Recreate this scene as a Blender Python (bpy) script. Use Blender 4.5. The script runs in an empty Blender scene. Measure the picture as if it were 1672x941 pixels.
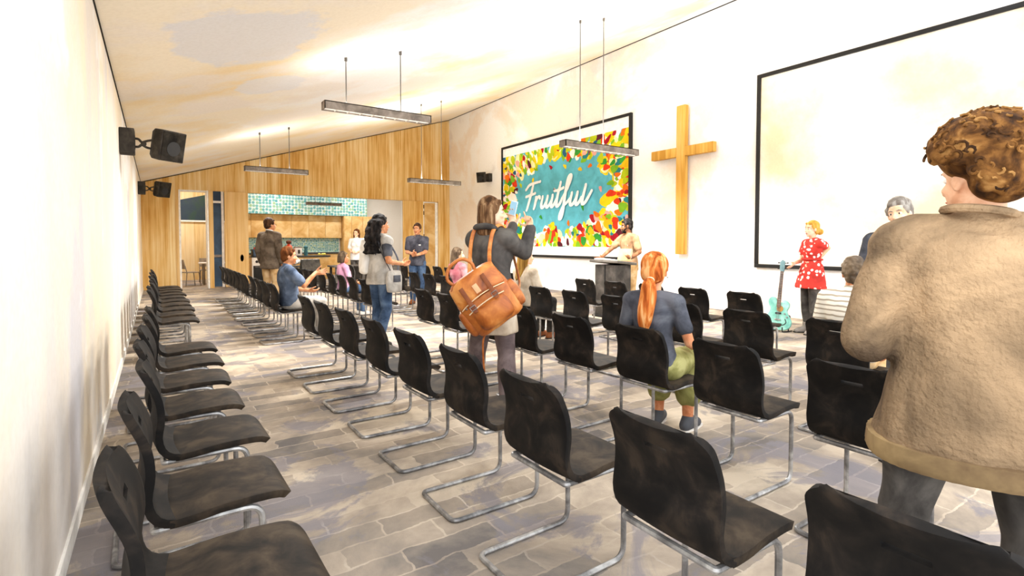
import bpy, bmesh, math, random
from mathutils import Vector, Matrix, noise
V = Vector
PI = math.pi
scene = bpy.context.scene
COL = scene.collection
rnd = random.Random(7)

# ------------------------------------------------------------------ camera maths (positions were read off once, in metres)
F_PX = 854.0
YAW = math.radians(34.2)
PIT = math.radians(2.0)
PPV = 397 + F_PX * math.tan(PIT)
CAM = V((0, 0, 1.4))
FW = V((math.sin(YAW) * math.cos(PIT), math.cos(YAW) * math.cos(PIT), -math.sin(PIT)))
RT = V((math.cos(YAW), -math.sin(YAW), 0))
UP = V((math.sin(YAW) * math.sin(PIT), math.cos(YAW) * math.sin(PIT), math.cos(PIT)))


def P(u, v, d):
    return CAM + (FW + RT * ((u - 836) / F_PX) + UP * ((PPV - v) / F_PX)) * d


# ------------------------------------------------------------------ generic helpers
def lin(h):
    h = h.lstrip('#')
    out = []
    for i in (0, 2, 4):
        c = int(h[i:i + 2], 16) / 255
        out.append(c / 12.92 if c <= 0.04045 else ((c + 0.055) / 1.055) ** 2.4)
    return (out[0], out[1], out[2], 1)


def empty(name, loc=(0, 0, 0), rz=0.0):
    o = bpy.data.objects.new(name, None)
    COL.objects.link(o)
    o.location = loc
    o.rotation_euler = (0, 0, rz)
    o.empty_display_size = 0.1
    return o


def tag(o, label=None, cat=None, group=None, kind=None):
    if label: o['label'] = label
    if cat: o['category'] = cat
    if group: o['group'] = group
    if kind: o['kind'] = kind
    return o


def thing(name, label, cat, loc=(0, 0, 0), rz=0.0, group=None):
    return tag(empty(name, loc, rz), label, cat, group)


def obj(name, bm, mats, parent=None, smooth=True, angle=40):
    me = bpy.data.meshes.new(name)
    bmesh.ops.recalc_face_normals(bm, faces=bm.faces[:])
    bm.to_mesh(me)
    bm.free()
    return obj_me(name, me, mats, parent, smooth, angle)


def obj_me(name, me, mats, parent=None, smooth=True, angle=40):
    if not isinstance(mats, (list, tuple)): mats = [mats]
    for m in mats: me.materials.append(m)
    if smooth:
        for p in me.polygons: p.use_smooth = True
        if angle < 180:
            try: me.set_sharp_from_angle(angle=math.radians(angle))
            except Exception: pass
    o = bpy.data.objects.new(name, me)
    COL.objects.link(o)
    if parent: o.parent = parent
    return o


def struct(name, bm, mats, parent=None, smooth=False):
    o = obj(name, bm, mats, parent, smooth)
    if parent is None: o['kind'] = 'structure'
    return o


SCR = bpy.data.scenes.new('scratch')       # empty side scene: modifiers are evaluated there, quickly


def baked(name, bm, mods, mats, parent=None, post=None, angle=180):
    """evaluate modifiers once and keep the plain mesh"""
    me = bpy.data.meshes.new('tmp')
    bmesh.ops.recalc_face_normals(bm, faces=bm.faces[:])
    bm.to_mesh(me)
    bm.free()
    o = bpy.data.objects.new('tmp', me)
    SCR.collection.objects.link(o)
    for typ, kw in mods:
        m = o.modifiers.new(typ, typ)
        for k, v in kw.items(): setattr(m, k, v)
    SCR.view_layers[0].update()
    dg = SCR.view_layers[0].depsgraph
    me2 = bpy.data.meshes.new_from_object(o.evaluated_get(dg))
    me2.name = name
    bpy.data.objects.remove(o)
    bpy.data.meshes.remove(me)
    me2.materials.clear()
    if post: post(me2)
    return obj_me(name, me2, mats, parent, True, angle)


def copy_tree(o, parent=None):
    c = o.copy()
    COL.objects.link(c)
    c.parent = parent
    for ch in list(o.children): copy_tree(ch, c)
    return c


def add_box(bm, c, s, rot=None, bev=0.0, seg=2, mi=0):
    r = bmesh.ops.create_cube(bm, size=1.0)
    vs = r['verts']
    for v in vs: v.co = V((v.co.x * s[0], v.co.y * s[1], v.co.z * s[2]))
    if bev > 0:
        es = list({e for v in vs for e in v.link_edges})
        rr = bmesh.ops.bevel(bm, geom=es, offset=min(bev, min(s) * 0.45), segments=seg, affect='EDGES', profile=0.6)
        vs = list({v for f in rr['faces'] for v in f.verts} | {v for v in vs if v.is_valid})
    for v in vs:
        if rot is not None: v.co = rot @ v.co
        v.co += V(c)
    if mi:
        for f in {f for v in vs for f in v.link_faces}: f.material_index = mi
    return vs


def bx(bm, x0, x1, y0, y1, z0, z1, bev=0.0, mi=0):
    return add_box(bm, ((x0 + x1) / 2, (y0 + y1) / 2, (z0 + z1) / 2), (abs(x1 - x0), abs(y1 - y0), abs(z1 - z0)), None, bev, 2, mi)


def basis(d):
    d = d.normalized()
    a = V((0, 0, 1)) if abs(d.z) < 0.9 else V((1, 0, 0))
    u = d.cross(a).normalized()
    return u, d.cross(u).normalized()


def fillet(pts, r, n=5):
    pts = [V(p) for p in pts]
    out = [pts[0]]
    for i in range(1, len(pts) - 1):
        a, b, c = pts[i - 1], pts[i], pts[i + 1]
        d1, d2 = (a - b), (c - b)
        rr = min(r, d1.length * 0.49, d2.length * 0.49)
        p, q = b + d1.normalized() * rr, b + d2.normalized() * rr
        for k in range(n + 1):
            t = k / n
            out.append(p * (1 - t) ** 2 + b * 2 * t * (1 - t) + q * t * t)
    out.append(pts[-1])
    return out


def crom(pts, n=6):
    pts = [V(p) for p in pts]
    q = [pts[0] * 2 - pts[1]] + pts + [pts[-1] * 2 - pts[-2]]
    out = []
    for i in range(1, len(q) - 2):
        p0, p1, p2, p3 = q[i - 1:i + 3]
        for k in range(n):
            t = k / n
            out.append(0.5 * ((2 * p1) + (p2 - p0) * t + (2 * p0 - 5 * p1 + 4 * p2 - p3) * t * t + (3 * p1 - p0 - 3 * p2 + p3) * t ** 3))
    out.append(pts[-1])
    return out


def add_tube(bm, pts, r, seg=10, closed=False, mi=0, flat=1.0):
    pts = [V(p) for p in pts]
    n = len(pts)
    rs = r if isinstance(r, (list, tuple)) else [r] * n
    rings = []
    u = None
    for i in range(n):
        if closed: t = pts[(i + 1) % n] - pts[i - 1]
        else: t = pts[min(i + 1, n - 1)] - pts[max(i - 1, 0)]
        if t.length < 1e-9: t = V((0, 0, 1))
        t.normalize()
        if u is None: u, _ = basis(t)
        u = (u - t * u.dot(t))
        if u.length < 1e-6: u, _ = basis(t)
        u.normalize()
        w = t.cross(u)
        rings.append([bm.verts.new(pts[i] + (u * math.cos(a) + w * math.sin(a) * flat) * rs[i]) for a in [2 * PI * k / seg for k in range(seg)]])
    fs = []
    for i in range(n if closed else n - 1):
        A, B = rings[i], rings[(i + 1) % n]
        for k in range(seg):
            fs.append(bm.faces.new((A[k], A[(k + 1) % seg], B[(k + 1) % seg], B[k])))
    if not closed:
        fs.append(bm.faces.new(rings[0][::-1]))
        fs.append(bm.faces.new(rings[-1]))
    for f in fs: f.material_index = mi
    return rings


def add_cyl(bm, p0, p1, r, seg=20, mi=0):
    add_tube(bm, [p0, p1], r, seg, mi=mi)


def add_loft(bm, rings, cap=True, mi=0):
    R = [[bm.verts.new(p) for p in ring] for ring in rings]
    n = len(R[0])
    for A, B in zip(R, R[1:]):
        for k in range(n):
            bm.faces.new((A[k], A[(k + 1) % n], B[(k + 1) % n], B[k])).material_index = mi
    if cap:
        bm.faces.new(R[0][::-1]).material_index = mi
        bm.faces.new(R[-1]).material_index = mi


def add_lathe(bm, prof, c=(0, 0, 0), seg=24, mi=0):
    add_loft(bm, [[V((c[0] + r * math.cos(2 * PI * k / seg), c[1] + r * math.sin(2 * PI * k / seg), c[2] + z)) for k in range(seg)] for r, z in prof], True, mi)


def add_cone(bm, p0, p1, r0, r1, seg=14):
    """capsule with two radii"""
    p0, p1 = V(p0), V(p1)
    d = p1 - p0
    L = d.length
    d = d.normalized() if L > 1e-6 else V((0, 0, 1))
    pts, rs = [], []
    for a in (-88, -60, -30):
        pts.append(p0 + d * r0 * math.sin(math.radians(a))); rs.append(r0 * math.cos(math.radians(a)))
    pts.append(p0); rs.append(r0)
    pts.append(p1); rs.append(r1)
    for a in (30, 60, 88):
        pts.append(p1 + d * r1 * math.sin(math.radians(a))); rs.append(r1 * math.cos(math.radians(a)))
    u, w = basis(d)
    rings = [[p + (u * math.cos(2 * PI * k / seg) + w * math.sin(2 * PI * k / seg)) * r for k in range(seg)] for p, r in zip(pts, rs)]
    add_loft(bm, rings)


def add_ell(bm, c, rad, M=None, sub=3, mi=0):
    r = bmesh.ops.create_icosphere(bm, subdivisions=sub, radius=1.0)
    for v in r['verts']:
        q = V((v.co.x * rad[0], v.co.y * rad[1], v.co.z * rad[2]))
        if M is not None: q = M @ q
        v.co = q + V(c)
    if mi:
        for f in {f for v in r['verts'] for f in v.link_faces}: f.material_index = mi
    return r['verts']


# ------------------------------------------------------------------ materials
def nodes(name):
    m = bpy.data.materials.new(name)
    m.use_nodes = True
    nt = m.node_tree
    b = nt.nodes['Principled BSDF']
    return m, nt, b


def N(nt, typ, **kw):
    n = nt.nodes.new(typ)
    for k, v in kw.items():
        if k in n.inputs: n.inputs[k].default_value = v
        else: setattr(n, k, v)
    return n


def ramp(nt, stops, interp='LINEAR'):
    r = nt.nodes.new('ShaderNodeValToRGB')
    r.color_ramp.interpolation = interp
    el = r.color_ramp.elements
    while len(el) > 1: el.remove(el[-1])
    el[0].position, el[0].color = stops[0][0], stops[0][1]
    for p, c in stops[1:]:
        e = el.new(p); e.color = c
    return r


def mixc(nt, fac, a, b, mode='MIX'):
    m = nt.nodes.new('ShaderNodeMix')
    m.data_type = 'RGBA'
    m.blend_type = mode
    for sock, val in ((m.inputs[0], fac), (m.inputs[6], a), (m.inputs[7], b)):
        if hasattr(val, 'links'): nt.links.new(val, sock)
        else: sock.default_value = val
    return m.outputs[2]


def coords(nt, kind='Object', scale=(1, 1, 1), per_object=False):
    tc = nt.nodes.new('ShaderNodeTexCoord')
    mp = nt.nodes.new('ShaderNodeMapping')
    mp.inputs['Scale'].default_value = scale
    out = tc.outputs[kind]
    if per_object:
        oi = nt.nodes.new('ShaderNodeObjectInfo')
        sc = N(nt, 'ShaderNodeMath', operation='MULTIPLY'); sc.inputs[1].default_value = 37.0
        nt.links.new(oi.outputs['Random'], sc.inputs[0])
        ad = N(nt, 'ShaderNodeVectorMath', operation='ADD')
        nt.links.new(out, ad.inputs[0]); nt.links.new(sc.outputs[0], ad.inputs[1])
        out = ad.outputs[0]
    nt.links.new(out, mp.inputs['Vector'])
    return mp.outputs[0]


def mul(c, k): return (min(1, c[0] * k), min(1, c[1] * k), min(1, c[2] * k), 1)


def wc(name, hexes, scale=5, rough=0.75, spec=0.3, metal=0.0, stretch=(1, 1, 1), detail=5, contrast=0.22, per_object=True, kind='Object', bump=0.0):
    """pigment-mottled colour: hexes from dark to light"""
    m, nt, b = nodes(name)
    if isinstance(hexes, str):
        c = lin(hexes)
        cs = [mul(c, 1 - contrast), c, mul(c, 1 + contrast)]
    else: cs = [lin(h) for h in hexes]
    co = coords(nt, kind, stretch, per_object)
    nz = N(nt, 'ShaderNodeTexNoise', Scale=scale, Detail=detail, Roughness=0.6, Distortion=0.5)
    nt.links.new(co, nz.inputs['Vector'])
    k = len(cs)
    lo, hi = 0.36, 0.64
    r = ramp(nt, [(lo + (hi - lo) * i / max(1, k - 1), c) for i, c in enumerate(cs)])
    nt.links.new(nz.outputs['Fac'], r.inputs['Fac'])
    nt.links.new(r.outputs['Color'], b.inputs['Base Color'])
    b.inputs['Roughness'].default_value = rough
    b.inputs['Specular IOR Level'].default_value = spec
    b.inputs['Metallic'].default_value = metal
    if bump:
        n2 = N(nt, 'ShaderNodeTexNoise', Scale=scale * 30, Detail=3)
        nt.links.new(co, n2.inputs['Vector'])
        bp = N(nt, 'ShaderNodeBump', Strength=bump, Distance=0.01)
        nt.links.new(n2.outputs['Fac'], bp.inputs['Height'])
        nt.links.new(bp.outputs[0], b.inputs['Normal'])
    return m


def emit(name, hexc, strength):
    m, nt, b = nodes(name)
    b.inputs['Base Color'].default_value = lin(hexc)
    b.inputs['Emission Color'].default_value = lin(hexc)
    b.inputs['Emission Strength'].default_value = strength
    return m


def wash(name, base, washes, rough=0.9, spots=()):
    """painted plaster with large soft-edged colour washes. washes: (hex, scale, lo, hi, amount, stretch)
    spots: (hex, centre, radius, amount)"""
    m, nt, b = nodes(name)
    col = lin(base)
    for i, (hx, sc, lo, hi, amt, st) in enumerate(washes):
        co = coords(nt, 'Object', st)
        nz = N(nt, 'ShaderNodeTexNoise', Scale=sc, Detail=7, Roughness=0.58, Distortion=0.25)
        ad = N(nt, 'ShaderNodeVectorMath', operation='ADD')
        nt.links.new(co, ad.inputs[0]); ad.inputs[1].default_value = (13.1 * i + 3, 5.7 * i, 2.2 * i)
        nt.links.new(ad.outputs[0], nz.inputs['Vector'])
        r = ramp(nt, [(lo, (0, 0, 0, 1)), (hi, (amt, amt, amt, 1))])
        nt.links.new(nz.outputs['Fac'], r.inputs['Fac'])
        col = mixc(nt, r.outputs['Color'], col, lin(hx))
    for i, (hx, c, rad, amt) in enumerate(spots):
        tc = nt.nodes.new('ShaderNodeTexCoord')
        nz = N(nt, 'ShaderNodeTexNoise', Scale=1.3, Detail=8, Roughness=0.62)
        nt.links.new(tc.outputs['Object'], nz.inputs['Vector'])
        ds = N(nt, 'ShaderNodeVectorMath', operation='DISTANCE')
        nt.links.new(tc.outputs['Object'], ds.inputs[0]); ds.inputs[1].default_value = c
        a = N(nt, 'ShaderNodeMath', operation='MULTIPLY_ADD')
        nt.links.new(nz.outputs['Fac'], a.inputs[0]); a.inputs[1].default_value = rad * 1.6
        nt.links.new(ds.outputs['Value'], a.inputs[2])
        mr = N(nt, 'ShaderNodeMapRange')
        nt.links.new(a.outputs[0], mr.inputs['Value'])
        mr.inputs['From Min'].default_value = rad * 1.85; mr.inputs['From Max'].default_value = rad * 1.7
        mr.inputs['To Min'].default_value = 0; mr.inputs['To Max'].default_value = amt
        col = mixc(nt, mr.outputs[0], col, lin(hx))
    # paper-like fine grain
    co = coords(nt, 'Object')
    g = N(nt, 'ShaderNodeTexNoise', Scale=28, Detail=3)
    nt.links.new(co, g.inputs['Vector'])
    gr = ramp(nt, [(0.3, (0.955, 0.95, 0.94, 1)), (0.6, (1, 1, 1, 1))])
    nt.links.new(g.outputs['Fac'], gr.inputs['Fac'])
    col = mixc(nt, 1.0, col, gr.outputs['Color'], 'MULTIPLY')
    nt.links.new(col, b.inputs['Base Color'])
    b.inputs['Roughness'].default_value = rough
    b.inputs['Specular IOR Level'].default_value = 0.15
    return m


def wood_boards(name, axis='x', width=0.16, dark='#C99445', mid='#E2B770', light='#F5DCA8'):
    m, nt, b = nodes(name)
    tc = nt.nodes.new('ShaderNodeTexCoord')
    sep = nt.nodes.new('ShaderNodeSeparateXYZ')
    nt.links.new(tc.outputs['Object'], sep.inputs[0])
    ax = sep.outputs[{'x': 0, 'y': 1, 'z': 2}[axis]]
    dv = N(nt, 'ShaderNodeMath', operation='DIVIDE'); dv.inputs[1].default_value = width
    nt.links.new(ax, dv.inputs[0])
    fl = N(nt, 'ShaderNodeMath', operation='FLOOR'); nt.links.new(dv.outputs[0], fl.inputs[0])
    fr = N(nt, 'ShaderNodeMath', operation='FRACT'); nt.links.new(dv.outputs[0], fr.inputs[0])
    wn = N(nt, 'ShaderNodeTexWhiteNoise', noise_dimensions='1D'); nt.links.new(fl.outputs[0], wn.inputs['W'])
    st = {'x': (9, 9, 0.35), 'y': (9, 9, 0.35), 'z': (0.35, 9, 9)}[axis]
    co = coords(nt, 'Object', st)
    n1 = N(nt, 'ShaderNodeTexNoise', Scale=1.6, Detail=6, Distortion=0.6); nt.links.new(co, n1.inputs['Vector'])
    co2 = coords(nt, 'Object', (1, 1, 0.6))
    n2 = N(nt, 'ShaderNodeTexNoise', Scale=0.9, Detail=6, Distortion=0.4); nt.links.new(co2, n2.inputs['Vector'])
    s1 = N(nt, 'ShaderNodeMath', operation='MULTIPLY_ADD'); s1.inputs[1].default_value = 0.22
    nt.links.new(wn.outputs['Value'], s1.inputs[0]); nt.links.new(n1.outputs['Fac'], s1.inputs[2])
    s2 = N(nt, 'ShaderNodeMath', operation='MULTIPLY_ADD'); s2.inputs[1].default_value = 0.8
    nt.links.new(n2.outputs['Fac'], s2.inputs[0]); nt.links.new(s1.outputs[0], s2.inputs[2])
    r = ramp(nt, [(0.70, lin(dark)), (0.95, lin(mid)), (1.1 / 1.3, lin(mid)), (1.0, lin(light))])
    sc = N(nt, 'ShaderNodeMapRange'); nt.links.new(s2.outputs[0], sc.inputs['Value'])
    sc.inputs['From Min'].default_value = 0.65; sc.inputs['From Max'].default_value = 1.4
    r = ramp(nt, [(0.15, lin(dark)), (0.45, lin(mid)), (0.9, lin(light))])
    nt.links.new(sc.outputs[0], r.inputs['Fac'])
    ln = ramp(nt, [(0.0, (0.72, 0.6, 0.45, 1)), (0.035, (1, 1, 1, 1)), (1, (1, 1, 1, 1))])
    nt.links.new(fr.outputs[0], ln.inputs['Fac'])
    col = mixc(nt, 1.0, r.outputs['Color'], ln.outputs['Color'], 'MULTIPLY')
    nt.links.new(col, b.inputs['Base Color'])
    b.inputs['Roughness'].default_value = 0.65
    b.inputs['Specular IOR Level'].default_value = 0.2
    return m


def carpet():
    m, nt, b = nodes('carpet_tiles')
    co = coords(nt, 'Object')
    br = nt.nodes.new('ShaderNodeTexBrick')
    br.inputs['Scale'].default_value = 1.0
    br.inputs['Brick Width'].default_value = 0.46
    br.inputs['Row Height'].default_value = 0.16
    br.inputs['Mortar Size'].default_value = 0.006
    br.inputs['Color1'].default_value = (0, 0, 0, 1)
    br.inputs['Color2'].default_value = (1, 1, 1, 1)
    br.inputs['Mortar'].default_value = (0.9, 0.9, 0.9, 1)
    wr = N(nt, 'ShaderNodeTexNoise', Scale=9, Detail=4); nt.links.new(co, wr.inputs['Vector'])
    wm = N(nt, 'ShaderNodeVectorMath', operation='MULTIPLY_ADD')
    nt.links.new(wr.outputs['Color'], wm.inputs[0]); wm.inputs[1].default_value = (0.06, 0.06, 0); nt.links.new(co, wm.inputs[2])
    nt.links.new(wm.outputs[0], br.inputs['Vector'])
    n1 = N(nt, 'ShaderNodeTexNoise', Scale=0.85, Detail=9, Roughness=0.62, Distortion=0.5); nt.links.new(co, n1.inputs['Vector'])
    s = N(nt, 'ShaderNodeMath', operation='MULTIPLY_ADD'); s.inputs[1].default_value = 0.16
    nt.links.new(br.outputs['Color'], s.inputs[0]); nt.links.new(n1.outputs['Fac'], s.inputs[2])
    r = ramp(nt, [(0.40, lin('#6D6763')), (0.47, lin('#857C72')), (0.55, lin('#9C8F80')), (0.62, lin('#B1A290')), (0.72, lin('#CDBEA9'))])
    nt.links.new(s.outputs[0], r.inputs['Fac'])
    n2 = N(nt, 'ShaderNodeTexNoise', Scale=1.7, Detail=8, Roughness=0.65, Distortion=0.8)
    of = N(nt, 'ShaderNodeVectorMath', operation='ADD'); of.inputs[1].default_value = (7, 3, 0)
    nt.links.new(co, of.inputs[0]); nt.links.new(of.outputs[0], n2.inputs['Vector'])
    r2 = ramp(nt, [(0.52, (0, 0, 0, 1)), (0.58, (0.7, 0.7, 0.7, 1))])
    nt.links.new(n2.outputs['Fac'], r2.inputs['Fac'])
    col = mixc(nt, r2.outputs['Color'], r.outputs['Color'], lin('#7E7A80'))
    # pale seams, broken up
    n3 = N(nt, 'ShaderNodeTexNoise', Scale=5, Detail=4); nt.links.new(co, n3.inputs['Vector'])
    r3 = ramp(nt, [(0.5, (0, 0, 0, 1)), (0.6, (0.12, 0.12, 0.12, 1))]); nt.links.new(n3.outputs['Fac'], r3.inputs['Fac'])
    mm = N(nt, 'ShaderNodeMath', operation='MULTIPLY'); nt.links.new(br.outputs['Fac'], mm.inputs[0]); nt.links.new(r3.outputs['Color'], mm.inputs[1])
    col = mixc(nt, mm.outputs[0], col, lin('#D9D0C4'))
    nt.links.new(col, b.inputs['Base Color'])
    n4 = N(nt, 'ShaderNodeTexNoise', Scale=160, Detail=2); nt.links.new(co, n4.inputs['Vector'])
    bp = N(nt, 'ShaderNodeBump', Strength=0.25, Distance=0.01); nt.links.new(n4.outputs['Fac'], bp.inputs['Height'])
    nt.links.new(bp.outputs[0], b.inputs['Normal'])
    b.inputs['Roughness'].default_value = 0.95
    b.inputs['Specular IOR Level'].default_value = 0.1
    return m


def penny(name, cell, bg='#E4EFEA', dots=('#4F9DA3', '#79B7B5', '#9FBF8F')):
    m, nt, b = nodes(name)
    tc = nt.nodes.new('ShaderNodeTexCoord'); sp = nt.nodes.new('ShaderNodeSeparateXYZ'); cb = nt.nodes.new('ShaderNodeCombineXYZ')
    nt.links.new(tc.outputs['Object'], sp.inputs[0]); nt.links.new(sp.outputs[0], cb.inputs[0]); nt.links.new(sp.outputs[2], cb.inputs[1])
    sx = N(nt, 'ShaderNodeVectorMath', operation='SCALE'); sx.inputs['Scale'].default_value = 1 / cell
    nt.links.new(cb.outputs[0], sx.inputs[0]); co = sx.outputs[0]
    vo = nt.nodes.new('ShaderNodeTexVoronoi'); vo.voronoi_dimensions = '2D'
    vo.inputs['Scale'].default_value = 1.0
    vo.inputs['Randomness'].default_value = 0.35
    nt.links.new(co, vo.inputs['Vector'])
    sepc = nt.nodes.new('ShaderNodeSeparateColor'); nt.links.new(vo.outputs['Color'], sepc.inputs[0])
    dc = ramp(nt, [(0, lin(dots[0])), (0.6, lin(dots[1])), (1, lin(dots[2]))]); nt.links.new(sepc.outputs[0], dc.inputs['Fac'])
    mk = ramp(nt, [(0.38, (1, 1, 1, 1)), (0.5, (0, 0, 0, 1))]); nt.links.new(vo.outputs['Distance'], mk.inputs['Fac'])
    nt.links.new(mixc(nt, mk.outputs['Color'], lin(bg), dc.outputs['Color']), b.inputs['Base Color'])
    b.inputs['Roughness'].default_value = 0.35
    return m


def plain(name, hexc, rough=0.6, spec=0.3, metal=0):
    return wc(name, hexc, 8, rough, spec, metal, contrast=0.1)


M = {}
M['chair_black'] = wc('chair_black', ['#090706', '#110E0B', '#1C1713', '#2E261E'], 7, 0.75, 0.18)
M['chair_seat'] = wc('chair_seat', ['#15110D', '#241D16', '#352B20', '#43382B'], 7, 0.7, 0.2)
M['chair_edge'] = wc('chair_edge', ['#2B2723', '#4A443D'], 9, 0.5, 0.4)
M['chrome'] = wc('chrome', ['#646261', '#8A8886', '#B9B7B4'], 9, 0.32, 0.5, 0.5)
M['frame_black'] = plain('frame_black', '#1F1E1D', 0.6)
M['ink'] = plain('ink', '#3A3733', 0.9, 0.1)
M['speaker'] = wc('speaker', ['#24211D', '#38332D', '#4A443B'], 6, 0.75, 0.25)
M['grille'] = wc('grille', ['#171512', '#2A2621', '#3B362F'], 5, 0.9, 0.1)
M['lamp_metal'] = wc('lamp_metal', ['#6B6158', '#84796E', '#9A8F84'], 6, 0.6, 0.3)
M['rod'] = plain('rod', '#5A554F', 0.5)
M['lamp_glow'] = emit('lamp_glow', '#FFFDF8', 2.2)
M['cross_wood'] = wood_boards('cross_wood', 'y', 0.4, '#BF8A35', '#DBA850', '#EBC783')
M['lectern'] = wc('lectern', ['#37332F', '#4A4540', '#5E5852'], 5, 0.7)
M['lectern_top'] = wc('lectern_top', ['#55514B', '#706A63'], 5, 0.6)
M['paper'] = plain('paper', '#FBF7EC', 0.9, 0.1)
M['white_paint'] = plain('white_paint', '#F4F0E8', 0.7)
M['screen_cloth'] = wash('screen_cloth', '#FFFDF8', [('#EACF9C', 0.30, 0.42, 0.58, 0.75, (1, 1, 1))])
M['wood'] = wood_boards('wall_boards', 'x', 0.17)
M['wood_panel'] = wood_boards('panel_boards', 'x', 0.62, '#CF9F58', '#E0B676', '#EBCB96')
M['wood_side'] = wood_boards('side_boards', 'y', 0.5, '#C38F47', '#D7A862', '#E6C58E')
M['wood_pale'] = wood_boards('pale_boards', 'x', 0.3, '#E2BD7C', '#F0D39A', '#F8E5BC')
M['cabinet'] = wc('cabinet', ['#CB9C58', '#DAB070', '#E8C88F'], 2.2, 0.6, 0.2)
M['counter'] = wc('counter', ['#2B2B2A', '#41413F'], 5, 0.4, 0.4)
M['navy'] = wc('navy', ['#22354B', '#2F465E', '#3E5872'], 1.2, 0.5, 0.3)
M['navy_door'] = wc('navy_door', ['#3B4A60', '#4D5E74'], 2, 0.5, 0.3)
M['floor'] = carpet()
# ------------------------------------------------------------------ the room
XL, XR, YB = -0.354, 9.8, 18.9            # left wall, stage wall, far timber wall
YF = -0.7                                  # where the modelled room stops behind the viewer


def zc(x): return 3.2 + 0.308 * (x - XL)  # sloping ceiling


M['wall_left'] = wash('wall_left_paint', '#F3EBE1', [('#F9EAD0', 0.6, 0.42, 0.56, 0.9, (1, 1, 1)), ('#E2DCDA', 0.8, 0.50, 0.58, 0.6, (1, 0.9, 0.4)), ('#D2D1DB', 0.9, 0.58, 0.64, 0.55, (1, 1.0, 0.35)), ('#FFFFFF', 0.5, 0.55, 0.6, 0.8, (1, 1, 1))])
M['wall_stage'] = wash('wall_stage_paint', '#FFFEFB', [('#F3E0C8', 0.33, 0.49, 0.55, 0.6, (1, 1, 1)), ('#E4DEDC', 0.45, 0.54, 0.60, 0.6, (1, 1, 1))])
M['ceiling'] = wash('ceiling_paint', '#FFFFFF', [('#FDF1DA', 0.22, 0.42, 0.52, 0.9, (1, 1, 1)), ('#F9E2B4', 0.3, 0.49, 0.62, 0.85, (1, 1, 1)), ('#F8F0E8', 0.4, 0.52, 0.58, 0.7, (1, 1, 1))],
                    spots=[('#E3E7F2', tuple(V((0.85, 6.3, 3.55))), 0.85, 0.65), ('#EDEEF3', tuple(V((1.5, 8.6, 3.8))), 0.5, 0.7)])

bm = bmesh.new()
v = [bm.verts.new(p) for p in ((XL - 0.2, YF, 0), (XR + 0.2, YF, 0), (XR + 0.2, 24.3, 0), (XL - 0.2, 24.3, 0))]
bm.faces.new(v)
r = bmesh.ops.extrude_face_region(bm, geom=bm.faces[:])
for e in r['geom']:
    if isinstance(e, bmesh.types.BMVert): e.co.z -= 0.1
struct('floor', bm, M['floor'])

bm = bmesh.new()
bx(bm, XL - 0.15, XL, 0.9, YB, 0, zc(XL) + 0.02)
struct('wall_left', bm, M['wall_left'])

bm = bmesh.new()
bx(bm, XR, XR + 0.15, YF, YB + 0.2, 0, zc(XR) + 0.02)
struct('wall_right', bm, M['wall_stage'])

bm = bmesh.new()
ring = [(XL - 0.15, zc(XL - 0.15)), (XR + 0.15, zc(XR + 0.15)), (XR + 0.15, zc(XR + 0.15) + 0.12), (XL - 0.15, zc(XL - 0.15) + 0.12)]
YCF = 2.4                                   # unseen ceiling left off behind / above the viewer to let sky light in
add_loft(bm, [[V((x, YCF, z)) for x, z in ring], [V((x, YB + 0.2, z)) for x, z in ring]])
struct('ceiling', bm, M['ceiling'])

# thin dark beads imitating drawn ink lines where ceiling meets the walls
bm = bmesh.new(); add_tube(bm, [(XR - 0.008, YCF, zc(XR) - 0.012), (XR - 0.008, YB, zc(XR) - 0.012)], 0.011, 6); struct('trim_1', bm, M['ink'])
bm = bmesh.new(); add_tube(bm, [(XL + 0.006, YCF, zc(XL) - 0.008), (XL + 0.006, YB, zc(XL) - 0.008)], 0.006, 6); struct('trim_2', bm, M['ink'])
bm = bmesh.new(); add_tube(bm, [(XL, YB - 0.012, zc(XL) - 0.016), (XR, YB - 0.012, zc(XR) - 0.016)], 0.012, 6); struct('trim_3', bm, M['ink'])
bm = bmesh.new(); bx(bm, XL, XL + 0.012, 0.9, YB, 0, 0.09); struct('baseboard_left', bm, M['white_paint'])

# far timber wall with two openings; header underside at 3.02
ZH = 3.03
bm = bmesh.new()


def wall_piece(x0, x1, z0, z1=None):
    za, zb = (zc(x0), zc(x1)) if z1 is None else (z1, z1)
    rg = [V((x0, YB, z0)), V((x1, YB, z0)), V((x1, YB, zb)), V((x0, YB, za))]
    add_loft(bm, [rg, [p + V((0, 0.2, 0)) for p in rg]])


wall_piece(XL, 0.5, 0)
wall_piece(0.5, 9.3, ZH)
wall_piece(9.3, XR, 0)
struct('wall_back', bm, M['wood'])

# classroom doorway frame on the left: white jamb edge, timber post
bm = bmesh.new(); bx(bm, 0.5, 0.58, YB - 0.02, YB + 0.22, 0, ZH); struct('trim_4', bm, M['wood_side'])
bm = bmesh.new(); bx(bm, 0.58, 0.63, YB, YB + 0.16, 0, ZH); bx(bm, 0.63, 1.31, YB, YB + 0.16, ZH - 0.05, ZH); struct('trim_5', bm, M['white_paint'])
# open pivoting timber leaf standing in the doorway
bm = bmesh.new(); bx(bm, 1.30, 1.345, YB - 0.35, YB + 0.25, 0.0, ZH - 0.02, 0.004)
d1 = struct('door_1', bm, M['white_paint'])
bm = bmesh.new(); bx(bm, 1.35, 1.47, YB - 0.35, YB + 0.25, 0.0, ZH - 0.02, 0.006); obj('door_leaf', bm, M['wood_side'], d1, False)
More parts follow.
